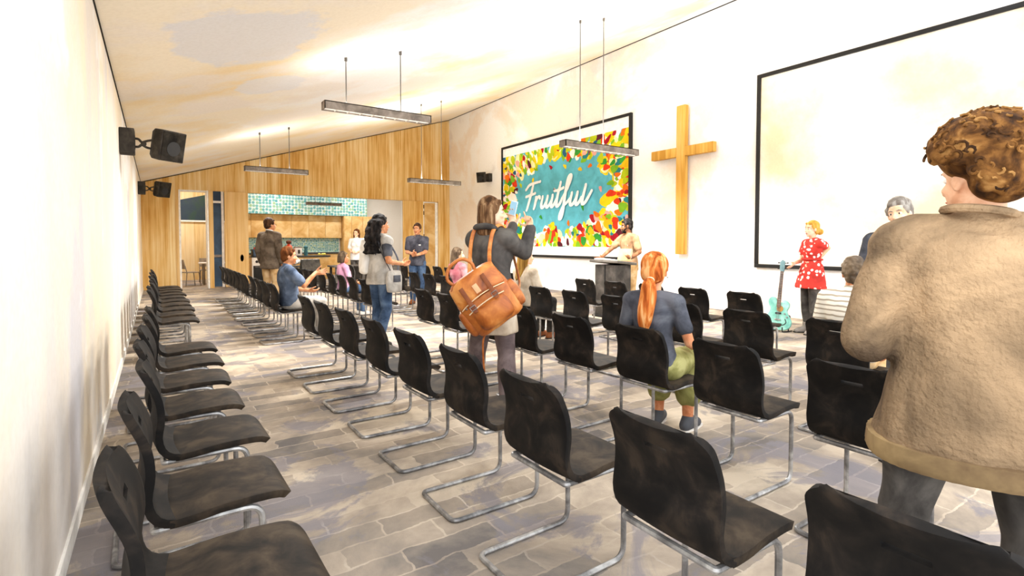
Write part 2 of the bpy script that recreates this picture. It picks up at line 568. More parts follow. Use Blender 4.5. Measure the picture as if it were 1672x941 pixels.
# glazed screen next to it: navy glass behind a slim white frame
bm = bmesh.new()
bx(bm, 1.72, 1.79, YB + 0.0, YB + 0.12, 0, ZH); bx(bm, 1.48, 1.72, YB + 0.02, YB + 0.1, 2.66, 2.73)
w1 = struct('window_1', bm, M['white_paint'])
bm = bmesh.new(); bx(bm, 1.48, 1.72, YB + 0.05, YB + 0.07, 0.02, 0.95); bx(bm, 1.48, 1.72, YB + 0.05, YB + 0.07, 1.03, 2.66); bx(bm, 1.48, 1.72, YB + 0.05, YB + 0.07, 2.73, ZH)
obj('pane', bm, M['navy'], w1, False)
bm = bmesh.new(); bx(bm, 1.48, 1.72, YB - 0.01, YB + 0.1, 0.95, 1.03, 0.008); obj('push_bar', bm, M['lamp_metal'], w1, False)
# broad sliding timber panel with an oval finger pull
bm = bmesh.new(); bx(bm, 1.80, 2.47, YB - 0.13, YB - 0.06, 0.01, ZH - 0.01, 0.004)
d2 = struct('door_2', bm, M['wood_panel'])
bm = bmesh.new(); add_lathe(bm, [(0.0001, 0), (0.055, 0), (0.062, 0.006), (0.05, 0.012), (0.0001, 0.012)], seg=24)
hd = obj('door_handle', bm, M['frame_black'], d2)
hd.scale = (1, 1.0, 1); hd.rotation_euler = (PI / 2, 0, 0); hd.location = (2.27, YB - 0.118, 0.92)
for vv in hd.data.vertices: vv.co.y *= 2.3
# folding leaves on the right side of the wide opening
bm = bmesh.new(); bx(bm, 7.78, 8.62, YB - 0.08, YB - 0.02, 0.01, ZH - 0.01, 0.004); struct('door_3', bm, M['wood'])
bm = bmesh.new(); add_box(bm, (8.66, YB + 0.02, ZH / 2), (0.05, 0.05, ZH - 0.04)); d = struct('trim_6', bm, M['white_paint'])
for z in (0.5, 1.6, 2.5, 2.75):
    bm = bmesh.new(); add_cyl(bm, (8.66, YB - 0.02, z), (8.66, YB - 0.02, z + 0.14), 0.02, 10); obj('hinge', bm, M['ink'], d)
bm = bmesh.new(); bx(bm, 8.71, 9.16, YB + 0.02, YB + 0.07, 0.01, ZH - 0.06, 0.004)
d4 = struct('door_4', bm, M['cabinet'])
bm = bmesh.new(); bx(bm, 9.16, 9.27, YB - 0.0, YB + 0.06, 0.01, ZH - 0.03, 0.004); obj('door_edge', bm, M['white_paint'], d4, False)

# kitchen room behind the opening
YK = 24.0
M['kit_wall'] = wash('kitchen_paint', '#FBF8F2', [('#EFE8E0', 0.4, 0.45, 0.6, 0.6, (1, 1, 1))])
bm = bmesh.new(); bx(bm, 2.3, XR, YK, YK + 0.15, 0, 4.4); struct('wall_kitchen_back', bm, M['kit_wall'])
bm = bmesh.new(); bx(bm, XR, XR + 0.15, YB + 0.2, YK + 0.15, 0, 4.4); struct('wall_kitchen_right', bm, M['kit_wall'])
bm = bmesh.new(); bx(bm, 2.35, 2.47, YB + 0.2, YK, 0, 4.4); struct('wall_kitchen_left', bm, M['wood_side'])
bm = bmesh.new(); bx(bm, XL - 0.15, XR + 0.15, YB + 0.2, YK + 0.15, 4.4, 4.5); struct('ceiling_kitchen', bm, M['kit_wall'])
# tiled bulkhead over the cabinets, tiled splashback
bm = bmesh.new(); bx(bm, 2.48, 7.93, YK - 0.62, YK - 0.001, 2.6, 3.75)
struct('wall_tile_bulkhead', bm, penny('penny_tiles_big', 0.125, '#D5E6E0'))
bm = bmesh.new(); bx(bm, 2.48, 6.83, YK - 0.03, YK - 0.001, 1.0, 1.62)
struct('wall_tile_splashback', bm, penny('penny_tiles_small', 0.075, '#CFE3D9', ('#3F8F96', '#7DB7AE', '#AFC98F')))

# classroom behind the left door
YC = 23.2
bm = bmesh.new(); bx(bm, XL - 0.15, 2.35, YC, YC + 0.15, 0, 4.4); struct('wall_classroom_back', bm, M['wood_pale'])
bm = bmesh.new(); bx(bm, XL - 0.15, XL, YB + 0.2, YC, 0, 4.4); struct('wall_classroom_left', bm, M['wall_stage'])
M['night'] = wc('night_glass', ['#1E2F40', '#26384A', '#2C4048', '#2F4A38'], 1.1, 0.3, 0.4)
bm = bmesh.new()
rg = [V((0.55, YC - 0.06, 2.26)), V((2.3, YC - 0.06, 2.26)), V((2.3, YC - 0.06, 3.42)), V((0.55, YC - 0.06, 2.96))]
add_loft(bm, [rg, [p + V((0, 0.05, 0)) for p in rg]])
w2 = struct('window_2', bm, M['night'])
bm = bmesh.new(); bx(bm, 0.5, 2.33, YC - 0.09, YC - 0.01, 2.2, 2.26); obj('window_sill', bm, M['white_paint'], w2, False)
bm = bmesh.new(); bx(bm, 1.78, 2.08, YC - 0.7, YC - 0.6, 0.0, 2.2, 0.004); struct('trim_7', bm, M['navy_door'])

# ------------------------------------------------------------------ chairs
PROF = crom([(0.335, 0, 0.418), (0.315, 0, 0.438), (0.27, 0, 0.452), (0.12, 0, 0.455), (0.0, 0, 0.445), (-0.07, 0, 0.447), (-0.115, 0, 0.478), (-0.132, 0, 0.54), (-0.122, 0, 0.62), (-0.128, 0, 0.70), (-0.155, 0, 0.775), (-0.183, 0, 0.832)], 8)


def shell_mesh(name, i0, i1, round_front, round_top, mats, slot=False):
    pts = PROF[i0:i1 + 1]
    cum = [0.0]
    for a, b in zip(pts, pts[1:]): cum.append(cum[-1] + (b - a).length)
    L = cum[-1]

    def at(s):
        for k in range(len(cum) - 1):
            if s <= cum[k + 1] or k == len(cum) - 2:
                t = (s - cum[k]) / max(1e-9, cum[k + 1] - cum[k])
                return pts[k].lerp(pts[k + 1], t)
    ss = [L * k / 16 for k in range(17)]
    rr = 0.055
    if round_front: ss += [rr * (1 - math.cos(a * PI / 12)) for a in range(1, 6)] + [0.0015]
    if round_top: ss += [L - rr * (1 - math.cos(a * PI / 12)) for a in range(1, 6)] + [L - 0.0015]
    sl = None
    if slot:
        sl = (L - 0.098, L - 0.078)
        ss = [s for s in ss if not (sl[0] - 0.012 < s < sl[1] + 0.012)] + list(sl)
    ss = sorted(set(round(s, 5) for s in ss))
    cols = [-1, -0.93, -0.8, -0.5, -0.22, 0, 0.22, 0.5, 0.8, 0.93, 1]
    bm = bmesh.new()
    rows = []
    for s in ss:
        p = at(s)
        w = 0.216
        if round_front:
            w = 0.196 + 0.02 * min(1, s / 0.3)
            if s < rr: w = w - rr + math.sqrt(max(0, rr * rr - (rr - s) ** 2))
        if round_top:
            w = 0.216 - 0.012 * max(0, (s - L * 0.5) / (L * 0.5))
            e = L - s
            if e < rr: w = w - rr + math.sqrt(max(0, rr * rr - (rr - e) ** 2))
        row = []
        for c in cols:
            q = V((p.x, c * w, p.z))
            if round_top and not round_front: q.x += 0.016 * (c * c)     # slight wrap of the back
            row.append(bm.verts.new(q))
        rows.append(row)
    for (sa, A), (sb, B) in zip(zip(ss, rows), zip(ss[1:], rows[1:])):
        for k in range(len(cols) - 1):
            if sl and sa >= sl[0] - 1e-4 and sb <= sl[1] + 1e-4 and abs(cols[k]) < 0.25 and abs(cols[k + 1]) < 0.25: continue
            bm.faces.new((A[k], A[k + 1], B[k + 1], B[k]))
    return baked(name, bm, [('SOLIDIFY', dict(thickness=0.028, offset=0.0, material_offset_rim=1)), ('BEVEL', dict(width=0.006, segments=2, limit_method='ANGLE', angle_limit=math.radians(50)))], mats, None, angle=60)


def make_chair():
    root = empty('cantilever_chair')
    s = shell_mesh('seat', 0, 38, True, False, [M['chair_seat'], M['chair_black']]); s.parent = root
    b = shell_mesh('backrest', 38, len(PROF) - 1, False, True, [M['chair_black'], M['chair_edge']], True); b.parent = root
    for sy in (1, -1):
        bm = bmesh.new()
        y = sy * 0.188
        path = fillet([(-0.085, y, 0.424), (0.235, y, 0.424), (0.235, y, 0.0125), (-0.285, y, 0.0125), (-0.285, y - sy * 0.09, 0.0125)], 0.06, 5)
        add_tube(bm, path, 0.0122, 8)
        obj('leg', bm, M['chrome'], root)
    bm = bmesh.new(); add_tube(bm, [(-0.285, -0.1, 0.0125), (-0.285, 0.1, 0.0125)], 0.0122, 8); obj('floor_bar', bm, M['chrome'], root)
    bm = bmesh.new(); add_tube(bm, fillet([(-0.085, -0.188, 0.424), (-0.10, -0.188, 0.424), (-0.10, 0.188, 0.424), (-0.085, 0.188, 0.424)], 0.012, 3), 0.0122, 8); obj('seat_rail', bm, M['chrome'], root)
    return root


ORD = ['first', 'second', 'third', 'fourth', 'fifth', 'sixth', 'seventh', 'eighth', 'ninth', 'tenth', 'eleventh', 'twelfth', 'thirteenth']
proto = make_chair()
_used = [False]


def place_chair(x, y, rz, label, group):
    o = proto if not _used[0] else copy_tree(proto)
    _used[0] = True
    o.location = (x, y, 0)
    o.rotation_euler = (0, 0, rz)
    tag(o, label, 'chair', group)
    return o


ROWX = [0.085, 1.46, 2.83, 4.24, 5.72]
rows = {
    0: ([1.66 + 0.645 * k for k in range(7)], [7.62 + 0.645 * k for k in range(10)]),
    1: ([0.425 + 0.68 * k for k in range(9)], [7.95 + 0.66 * k for k in range(11)]),
    2: ([1.10, 1.77, 2.44, 3.12, 3.82, 4.52, 5.22, 5.9], [8.05 + 0.66 * k for k in range(11)]),
    3: ([1.82, 2.52, 3.2, 4.02, 4.7, 5.38, 6.06], [8.1 + 0.67 * k for k in range(9)]),
    4: ([3.46, 4.16, 4.84, 5.5, 6.15], [8.1 + 0.67 * k for k in range(9)]),
}
NAMES = ['row along the left wall', 'row right of the left aisle', 'second row right of the aisle', 'third row right of the aisle', 'front row nearest the stage wall']
SIT = {(1, 1, 0): 'seating the person in blue', (2, 0, 2): 'seating the ponytailed person', (3, 0, 0): 'seating the striped-shirt person', (3, 0, 6): 'seating the long-haired blonde person',
       (2, 1, 3): 'seating the child in pink', (3, 1, 0): 'seating the pink-sleeved person'}
for r, (near, far) in rows.items():
    for blk, ys in enumerate((near, far)):
        for k, y in enumerate(ys):
            where = 'near block' if blk == 0 else 'far block'
            lab = 'black chair, %s from the camera, %s, %s' % (ORD[k], NAMES[r], where)
            if (r, blk, k) in SIT: lab = 'black chair %s, %s' % (SIT[(r, blk, k)], NAMES[r])
            jit = random.Random(r * 100 + blk * 50 + k)
            place_chair(ROWX[r] - (0.045 if (r, blk, k) == (0, 0, 0) else 0) + jit.uniform(-0.02, 0.02), y, jit.uniform(-0.03, 0.03), lab, 'black cantilever chairs, %s, %s' % (NAMES[r], where))
# ------------------------------------------------------------------ pendant strip lights
def pendant(x0, x1, y, z, rods, label, ceil=zc, w=0.17, h=0.11, power=60, group='linear pendant lights', up=0.06):
    xc = (x0 + x1) / 2
    t = thing('pendant_light', label, 'ceiling light', (xc, y, z), 0, group)
    L = x1 - x0
    bm = bmesh.new()                        # open trough housing
    bx(bm, -L / 2, L / 2, -w / 2, -w / 2 + 0.012, 0, h); bx(bm, -L / 2, L / 2, w / 2 - 0.012, w / 2, 0, h)
    bx(bm, -L / 2, -L / 2 + 0.012, -w / 2, w / 2, 0, h); bx(bm, L / 2 - 0.012, L / 2, -w / 2, w / 2, 0, h)
    bx(bm, -L / 2, L / 2, -w / 2, w / 2, h - 0.012, h)
    obj('housing', bm, M['lamp_metal'], t, False)
    bm = bmesh.new(); bx(bm, -L / 2 + 0.013, L / 2 - 0.013, -w / 2 + 0.013, w / 2 - 0.013, 0.045, 0.06); obj('diffuser', bm, M['lamp_glow'], t, False)
    bm = bmesh.new()
    n = 9
    for k in range(1, n):
        xx = -L / 2 + L * k / n
        bx(bm, xx - 0.006, xx + 0.006, -w / 2 + 0.012, w / 2 - 0.012, 0.002, 0.044)
    bx(bm, -L / 2 + 0.012, L / 2 - 0.012, -0.006, 0.006, 0.002, 0.044)
    obj('louvre', bm, M['white_paint'], t, False)
    for rx in rods:
        bm = bmesh.new()
        zt = ceil(rx) - z
        add_cyl(bm, (rx - xc, 0, h), (rx - xc, 0, zt), 0.008, 8)
        add_cyl(bm, (rx - xc, 0, zt - 0.05), (rx - xc, 0, zt + 0.002), 0.022, 12)
        add_cyl(bm, (rx - xc, 0, h), (rx - xc, 0, h + 0.04), 0.014, 10)
        obj('suspension_rod', bm, M['rod'], t)
    for dz, rot in ((-0.005, (0, 0, 0)), (h + 0.02, (PI, 0, 0))):  # downward lamp, plus an upward one added to brighten the ceiling
        ld = bpy.data.lights.new('lamp', 'AREA'); ld.shape = 'RECTANGLE'; ld.size = L * 0.95; ld.size_y = w * 0.8
        ld.energy = power * (1.0 if dz < 0 else up)
        ld.color = (1, 0.98, 0.95)
        lo = bpy.data.objects.new('lamp_and_added_uplight', ld); COL.objects.link(lo); lo.parent = t; lo.location = (0, 0, dz); lo.rotation_euler = rot
    return t


pendant(1.93, 3.52, 7.46, 3.24, (2.25, 3.06), 'large nearest grey strip pendant light hanging left of the cross wall, with white louvre', power=190)
pendant(1.67, 3.04, 13.2, 3.03, (2.0, 2.63), 'grey strip pendant light in front of the timber wall, left of the pair', power=190)
pendant(5.62, 7.17, 13.2, 3.03, (6.0, 6.6), 'grey strip pendant light in front of the right end of the timber wall', power=190, up=0.6)
pendant(5.60, 7.34, 6.75, 3.0, (5.98, 6.52), 'grey strip pendant light overlapping the top of the colourful screen', power=190, up=0.7)
pendant(4.76, 6.09, 21.0, 2.86, (5.1, 5.7), 'grey strip pendant light hanging in the kitchen before the tiles', ceil=lambda x: 4.4, power=55)
pendant(3.2, 4.8, 22.2, 3.95, (3.5, 4.5), 'added unseen strip light brightening the kitchen worktop, behind the timber header', ceil=lambda x: 4.4, power=55)  # unseen fixture, added to brighten the kitchen
pendant(6.6, 8.2, 22.2, 3.95, (6.9, 7.9), 'added unseen strip light brightening the larder cabinet end, behind the timber header', ceil=lambda x: 4.4, power=55)  # second unseen fixture added for kitchen brightness
pendant(0.2, 1.6, 21.2, 3.95, (0.5, 1.3), 'added unseen strip light brightening the classroom, behind the timber header', ceil=lambda x: 4.4, power=70)  # unseen fixture added because the classroom was dark


# ------------------------------------------------------------------ wall speakers
def speaker(x_wall, y, z, sgn, s, label, yaw=-20, tilt=12, gap=0.20):
    """sgn=+1: hung on the left wall facing +x"""
    t = thing('wall_speaker', label, 'loudspeaker', (x_wall, y, z), 0, 'wall speakers')
    bm = bmesh.new(); add_box(bm, (sgn * 0.085 * s, 0, 0), (0.17 * s, 0.24 * s, 0.34 * s), None, 0.015, 3); obj('wall_box', bm, M['speaker'], t)
    bm = bmesh.new()
    x0 = sgn * 0.165 * s; x1 = sgn * (0.17 + gap) * s
    add_box(bm, (x0, 0, 0), (0.02 * s, 0.12 * s, 0.18 * s), None, 0.004)
    add_tube(bm, fillet([(x0, 0, 0.05 * s), (x0 + sgn * 0.05 * s, 0, 0.05 * s), (x0 + sgn * 0.08 * s, 0, 0.0), ((x0 + x1) / 2 + sgn * .03 * s, 0, 0.03 * s), (x1, 0, 0.05 * s)], 0.03 * s, 4), 0.016 * s, 10)
    add_tube(bm, fillet([(x0, 0, -0.06 * s), (x0 + sgn * 0.05 * s, 0, -0.06 * s), (x0 + sgn * 0.08 * s, 0, -0.02 * s), ((x0 + x1) / 2 + sgn * .03 * s, 0, -0.06 * s), (x1, 0, -0.07 * s)], 0.03 * s, 4), 0.016 * s, 10)
    add_ell(bm, ((x0 + x1) / 2, 0, -0.01 * s), (0.035 * s, 0.05 * s, 0.035 * s), None, 2)
    obj('bracket', bm, M['speaker'], t)
    R = Matrix.Rotation(math.radians(yaw), 4, 'Z') @ Matrix.Rotation(math.radians(sgn * tilt), 4, 'Y')
    c = V((x1 + sgn * 0.17 * s, 0, -0.01 * s))
    bm = bmesh.new()
    # tapered cabinet, front face +x
    f, b_ = 0.17 * s, 0.14 * s
    rg = lambda x, w, h: [R @ V((sgn * x, w, h)) + c, R @ V((sgn * x, -w, h)) + c, R @ V((sgn * x, -w, -h)) + c, R @ V((sgn * x, w, -h)) + c]
    add_loft(bm, [rg(-0.16 * s, 0.12 * s, 0.165 * s), rg(-0.05 * s, 0.175 * s, 0.205 * s), rg(0.11 * s, 0.185 * s, 0.21 * s)])
    cab = baked('cabinet', bm, [('BEVEL', dict(width=0.014 * s, segments=3, limit_method='ANGLE', angle_limit=math.radians(20)))], M['speaker'], t, angle=50)
    bm = bmesh.new()
    add_box(bm, R @ V((sgn * 0.113 * s, 0, 0)) + c, (0.014 * s, 0.335 * s, 0.385 * s), R.to_3x3(), 0.012 * s, 3)
    obj('grille', bm, M['grille'], t)
    bm = bmesh.new(); add_cyl(bm, R @ V((sgn * 0.115 * s, 0, -0.03 * s)) + c, R @ V((sgn * 0.125 * s, 0, -0.03 * s)) + c, 0.10 * s, 28); obj('driver_cone', bm, M['frame_black'], t)
    return t


speaker(XL, 8.1, 2.66, 1, 0.92, 'nearer black loudspeaker on a bracket high on the left wall', -52, 12)
speaker(XL, 16.0, 2.77, 1, 0.92, 'smaller farther black loudspeaker on the left wall beside the timber wall', -52, 12)
speaker(XR, 15.75, 3.7, -1, 0.85, 'small grey loudspeaker on the stage wall left of the colourful screen', 30, 10, 0.1)


# ------------------------------------------------------------------ projection screens on the stage wall
def screen(y0, y1, z0, z1, label, mat, fr=0.07):
    """y0 > y1: image left to right"""
    t = thing('projection_screen', label, 'projection screen', (XR, (y0 + y1) / 2, (z0 + z1) / 2))
    W, H = y0 - y1, z1 - z0
    bm = bmesh.new(); bx(bm, -0.045, -0.004, -W / 2 + fr * .5, W / 2 - fr * .5, -H / 2 + fr * .5, H / 2 - fr * .5); obj('screen_fabric', bm, mat, t, False)
    bm = bmesh.new()
    bx(bm, -0.08, -0.002, -W / 2, W / 2, H / 2 - fr, H / 2, 0.006); bx(bm, -0.08, -0.002, -W / 2, W / 2, -H / 2, -H / 2 + fr, 0.006)
    bx(bm, -0.08, -0.002, -W / 2, -W / 2 + fr, -H / 2 + fr, H / 2 - fr, 0.006); bx(bm, -0.08, -0.002, W / 2 - fr, W / 2, -H / 2 + fr, H / 2 - fr, 0.006)
    obj('frame', bm, M['frame_black'], t)
    return t


s1 = screen(14.96, 9.10, 0.97, 4.62, 'black-framed projection screen showing a colourful picture with the word Fruitful', plain('screen_white', '#FEFDFA', 0.9, 0.05))
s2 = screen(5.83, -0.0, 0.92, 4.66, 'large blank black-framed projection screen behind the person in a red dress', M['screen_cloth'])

# picture: teal field ringed by leaf and petal blobs; s runs to the viewer's right, t up
PW, PH = 5.70, 2.98
ps0, pt0 = -PW / 2 , -1.50            # picture origin in screen space (s, t)


def S(s, t, k=0.0): return V((-0.0475 - k, -(ps0 + s), pt0 + t))


PAL = ['#62B7C9', '#FFFBEF', '#F6EDB0', '#F2D21F', '#E9B81E', '#B9C823', '#7FB52C', '#3D9A3B', '#2D7F86', '#2E5E7E', '#E8741E', '#DD3F22', '#A81F2B', '#5B2430', '#F3A79A', '#5B4A3A']
pm = [wc('paint_%s' % c[1:].lower(), c, 3.0, 0.8, 0.1, contrast=0.14) for c in PAL]
bm = bmesh.new()
fct = bm.faces.new([bm.verts.new(S(*p)) for p in ((0, 0), (PW, 0), (PW, PH), (0, PH))]); fct.material_index = 0
rb = random.Random(11)


def edge_dist(s, t):
    a = (s - 2.78) / 2.15; b = (t - 1.52) / 1.02
    return math.sqrt(a * a + b * b) + 0.16 * noise.noise(V((s * 1.7, t * 1.7, 3.3))) + 0.08 * noise.noise(V((s * 4.5, t * 4.5, 7.3)))


def blob(s, t, r, ang, asp, mi, k, n=12, pt=0.0):
    pts = []
    ca, sa = math.cos(ang), math.sin(ang)
    ph = rb.uniform(0, 6)
    for i in range(n):
        a = 2 * PI * i / n
        rad = r * (1 + 0.16 * math.sin(3 * a + ph) + pt * max(0, math.cos(a)) ** 6)
        x, y = rad * math.cos(a), rad * math.sin(a) * asp
        ss, tt = s + x * ca - y * sa, t + x * sa + y * ca
        pts.append((min(PW, max(0, ss)), min(PH, max(0, tt))))
    vs = [bm.verts.new(S(p[0], p[1], k)) for p in pts]
    try: bm.faces.new(vs).material_index = mi
    except Exception: pass


k = 0.0002
cnt = 0
while cnt < 170:
    s, t = rb.uniform(0, PW), rb.uniform(0, PH)
    if edge_dist(s, t) < 1.06: continue
    blob(s, t, rb.uniform(0.14, 0.26), rb.uniform(0, 6), rb.uniform(0.6, 1), rb.choice([1, 1, 2, 3, 3, 2]), k); k += 1e-5; cnt += 1
cnt = 0
while cnt < 520:
    s, t = rb.uniform(0, PW), rb.uniform(0, PH)
    e = edge_dist(s, t)
    if e < 0.99: continue
    if e < 1.12 and rb.random() < 0.6: continue
    warm = s > PW * 0.66
    pool = [1, 2, 3, 3, 4, 5, 5, 6, 7, 8, 9, 10, 11, 12, 13, 14] + ([10, 10, 11, 11, 12, 3, 4, 7] if warm else [5, 5, 6, 6, 3, 3, 1])
    ang = math.atan2((t - 1.5) * 1.8, s - 2.8) + rb.uniform(-0.5, 0.5)
    blob(s, t, rb.uniform(0.07, 0.165), ang, rb.uniform(0.5, 0.9), rb.choice(pool), k, pt=rb.choice([0, 0, 0.5])); k += 1e-5; cnt += 1
for s, t, c in ((1.05, 1.95, 5), (0.95, 2.12, 6), (3.25, 2.3, 3), (3.9, 2.15, 4), (4.3, 2.2, 10), (2.1, 0.9, 7), (2.55, 0.62, 4), (2.3, 0.5, 10), (2.75, 0.55, 5), (3.4, 0.68, 10), (4.0, 1.1, 7), (1.7, 2.05, 3), (2.6, 2.35, 12), (4.7, 1.55, 14)):
    blob(s, t, 0.075, rb.uniform(0, 6), 0.7, c, k, pt=0.4); k += 1e-5
obj('projected_picture', bm, pm, s1, False)

# hand-brushed lettering
STROKES = [
    [(0.27, .82), (.21, .45), (.10, -.04)], [(-.08, .66), (.06, .80), (.30, .845), (.62, .87)], [(-.02, .42), (.2, .46), (.44, .50)],
    [(.52, .37), (.52, .2), (.49, -.01)], [(.51, .18), (.58, .33), (.67, .38), (.74, .32)],
    [(.87, .36), (.84, .12), (.90, .0), (1.0, .05), (1.09, .2), (1.12, .36)], [(1.12, .36), (1.09, .10), (1.15, 0), (1.25, .07), (1.33, .2)],
    [(1.36, .37), (1.34, .1), (1.39, 0), (1.48, .07), (1.56, .22)], [(1.40, .53), (1.405, .545)],
    [(1.66, .74), (1.60, .35), (1.60, .08), (1.66, 0), (1.76, .08), (1.84, .24)], [(1.44, .50), (1.62, .51), (1.82, .56)],
    [(1.84, .24), (2.0, .52), (2.10, .82), (2.06, .93), (1.98, .82), (1.95, .4), (1.96, -.1), (1.93, -.36), (1.86, -.40), (1.85, -.25), (1.95, -.02), (2.10, .10), (2.2, .2)],
    [(2.25, .37), (2.22, .12), (2.28, 0), (2.38, .05), (2.47, .2), (2.50, .37)], [(2.50, .37), (2.47, .10), (2.53, 0), (2.62, .07), (2.70, .2)],
    [(2.80, .56), (2.75, .2), (2.75, .06), (2.81, 0), (2.92, .09), (3.08, .36)],
]


def ribbon(bm, pts, w, z):
    pts = crom([(p[0], p[1], 0) for p in pts], 8)
    n = len(pts)
    L, R = [], []
    for i, p in enumerate(pts):
        d = pts[min(n - 1, i + 1)] - pts[max(0, i - 1)]
        d.normalize()
        u = i / (n - 1)
        ww = w * (0.72 + 0.28 * abs(d.y)) * (0.75 + 0.5 * math.sin(PI * min(1, max(0, u))) ** 0.5 * 0.5)
        nn = V((-d.y, d.x, 0)) * ww / 2
        L.append(p + nn); R.append(p - nn)
    d0 = (pts[0] - pts[1]).normalized(); d1 = (pts[-1] - pts[-2]).normalized()
    out = L + [pts[-1] + d1 * w * 0.35] + R[::-1] + [pts[0] + d0 * w * 0.35]

    def m(p, q, i=0): return S(1.30 + (p.x + 0.22 * p.y) * 0.98, 1.18 + p.y * 0.92 + p.x * 0.0, q + i * 0.00012)
    A = [[bm.verts.new(m(p, q, i)) for i, p in enumerate(L)] for q in (z, z + 0.004)]
    B = [[bm.verts.new(m(p, q, i)) for i, p in enumerate(R)] for q in (z, z + 0.004)]
    for i in range(n - 1):
        bm.faces.new((A[1][i], A[1][i + 1], B[1][i + 1], B[1][i]))
    for p in (pts[0], pts[-1]):
        c = [bm.verts.new(m(p + V((math.cos(a), math.sin(a), 0)) * w * 0.40, z + 0.0128)) for a in [2 * PI * j / 12 for j in range(12)]]
        bm.faces.new(c)


bm = bmesh.new()
for j, st in enumerate(STROKES): ribbon(bm, st, 0.125, 0.012 + j * 0.0011)
lt = obj('lettering', bm, plain('brush_white', '#FFFFFF', 0.9, 0.05), s1, False)
lt['label'] = 'white brush script reading Fruitful'

# ------------------------------------------------------------------ timber cross
t = thing('wall_cross', 'tall timber cross hung on the white stage wall between the two screens', 'cross', (XR - 0.14, 7.52, 0))
bm = bmesh.new(); bx(bm, -0.06, 0.06, -0.115, 0.115, 1.15, 4.43, 0.012); obj('upright_beam', bm, M['cross_wood'], t)
bm = bmesh.new(); bx(bm, -0.062, 0.062, -0.82, -0.116, 3.31, 3.52, 0.012); bx(bm, -0.062, 0.062, 0.116, 0.82, 3.31, 3.52, 0.012); obj('cross_arm', bm, M['cross_wood'], t)
bm = bmesh.new()
for z in (1.8, 3.9): add_cyl(bm, (0.05, 0, z), (0.145, 0, z), 0.03, 12)
obj('wall_fixing', bm, M['frame_black'], t)

# ------------------------------------------------------------------ lectern with open book
LX, LY = 7.13, 7.1
t = thing('lectern', 'dark grey lectern with a sloped slab top in front of the stage wall', 'lectern', (LX, LY, 0), 0.0)
bm = bmesh.new()
bx(bm, -0.20, 0.20, -0.27, 0.27, 0.03, 0.99, 0.008)
obj('cabinet', bm, M['lectern'], t)
bm = bmesh.new(); bx(bm, -0.215, -0.2, -0.012, 0.012, 0.03, 0.99, 0.002); obj('front_seam', bm, M['frame_black'], t)
bm = bmesh.new(); bx(bm, -0.24, 0.24, -0.31, 0.31, 0.0, 0.035, 0.008); obj('plinth', bm, M['frame_black'], t)
bm = bmesh.new(); add_box(bm, (0, 0, 1.035), (0.52, 0.74, 0.05), Matrix.Rotation(math.radians(6), 3, 'Y'), 0.012, 3); obj('reading_top', bm, M['lectern_top'], t)
RB = Matrix.Rotation(math.radians(6), 3, 'Y')
t = thing('open_book', 'open white book lying on the lectern top', 'book', (LX - 0.02, LY + 0.16, 1.068))
for sg, nm in ((1, 'left_pages'), (-1, 'right_pages')):
    bm = bmesh.new()
    rgs = []
    for x in (-0.13, 0.13):
        top = [V((x, sg * 0.001 + sg * 0.19 * i / 8, 0.022 + 0.012 * math.sin(PI * (i / 8) ** 0.6))) for i in range(9)]
        bot = [V((x, sg * 0.19, 0.004)), V((x, sg * 0.001, 0.004))]
        rgs.append([RB @ p for p in top + bot])
    add_loft(bm, rgs); obj(nm, bm, M['paper'], t, False)
bm = bmesh.new(); add_box(bm, (0, 0, 0.001), (0.28, 0.41, 0.006), RB); obj('book_cover', bm, M['frame_black'], t)
t = thing('document_folder', 'upright tan folder propped on the lectern before the speaker', 'folder', (LX + 0.13, LY - 0.18, 1.055))
bm = bmesh.new(); add_box(bm, (0, 0, 0.125), (0.02, 0.32, 0.23), Matrix.Rotation(math.radians(12), 3, 'Y'), 0.004); fo = obj('cover', bm, wc('folder_tan', ['#C9A86C', '#DDBF85'], 6, 0.8), t)
bm = bmesh.new(); add_box(bm, (0.022, 0, 0.12), (0.012, 0.30, 0.21), Matrix.Rotation(math.radians(12), 3, 'Y')); obj('pages', bm, M['paper'], t)

# ------------------------------------------------------------------ electric guitar
M['teal'] = wc('guitar_teal', ['#5FA79A', '#82C4B4', '#A5DACB'], 5, 0.3, 0.5)
M['neck'] = wc('guitar_neck', ['#5B4130', '#79583F'], 8, 0.5)
t = thing('electric_guitar', 'teal electric guitar leaning upright beside the person in a red dress', 'guitar', (8.08, 4.44, 0.0))
t.rotation_euler = (math.radians(0), math.radians(10), math.radians(4))
t.location.z = 0.03
out = crom([(-0.02, 0.0, 0), (-0.12, 0.01, 0), (-0.19, 0.07, 0), (-0.205, 0.16, 0), (-0.155, 0.26, 0), (-0.135, 0.33, 0), (-0.165, 0.40, 0), (-0.17, 0.47, 0), (-0.12, 0.52, 0), (-0.06, 0.50, 0), (-0.035, 0.46, 0), (0.035, 0.44, 0), (0.06, 0.47, 0), (0.10, 0.47, 0), (0.145, 0.43, 0), (0.15, 0.37, 0), (0.125, 0.31, 0), (0.15, 0.24, 0), (0.20, 0.15, 0), (0.185, 0.06, 0), (0.11, 0.005, 0), (-0.02, 0.0, 0)], 5)[:-1]
bm = bmesh.new()
add_loft(bm, [[V((x, -p.x, p.y)) for p in out] for x in (-0.022, 0.022)])
baked('body', bm, [('BEVEL', dict(width=0.008, segments=3, limit_method='ANGLE', angle_limit=math.radians(50)))], M['teal'], t, angle=50)
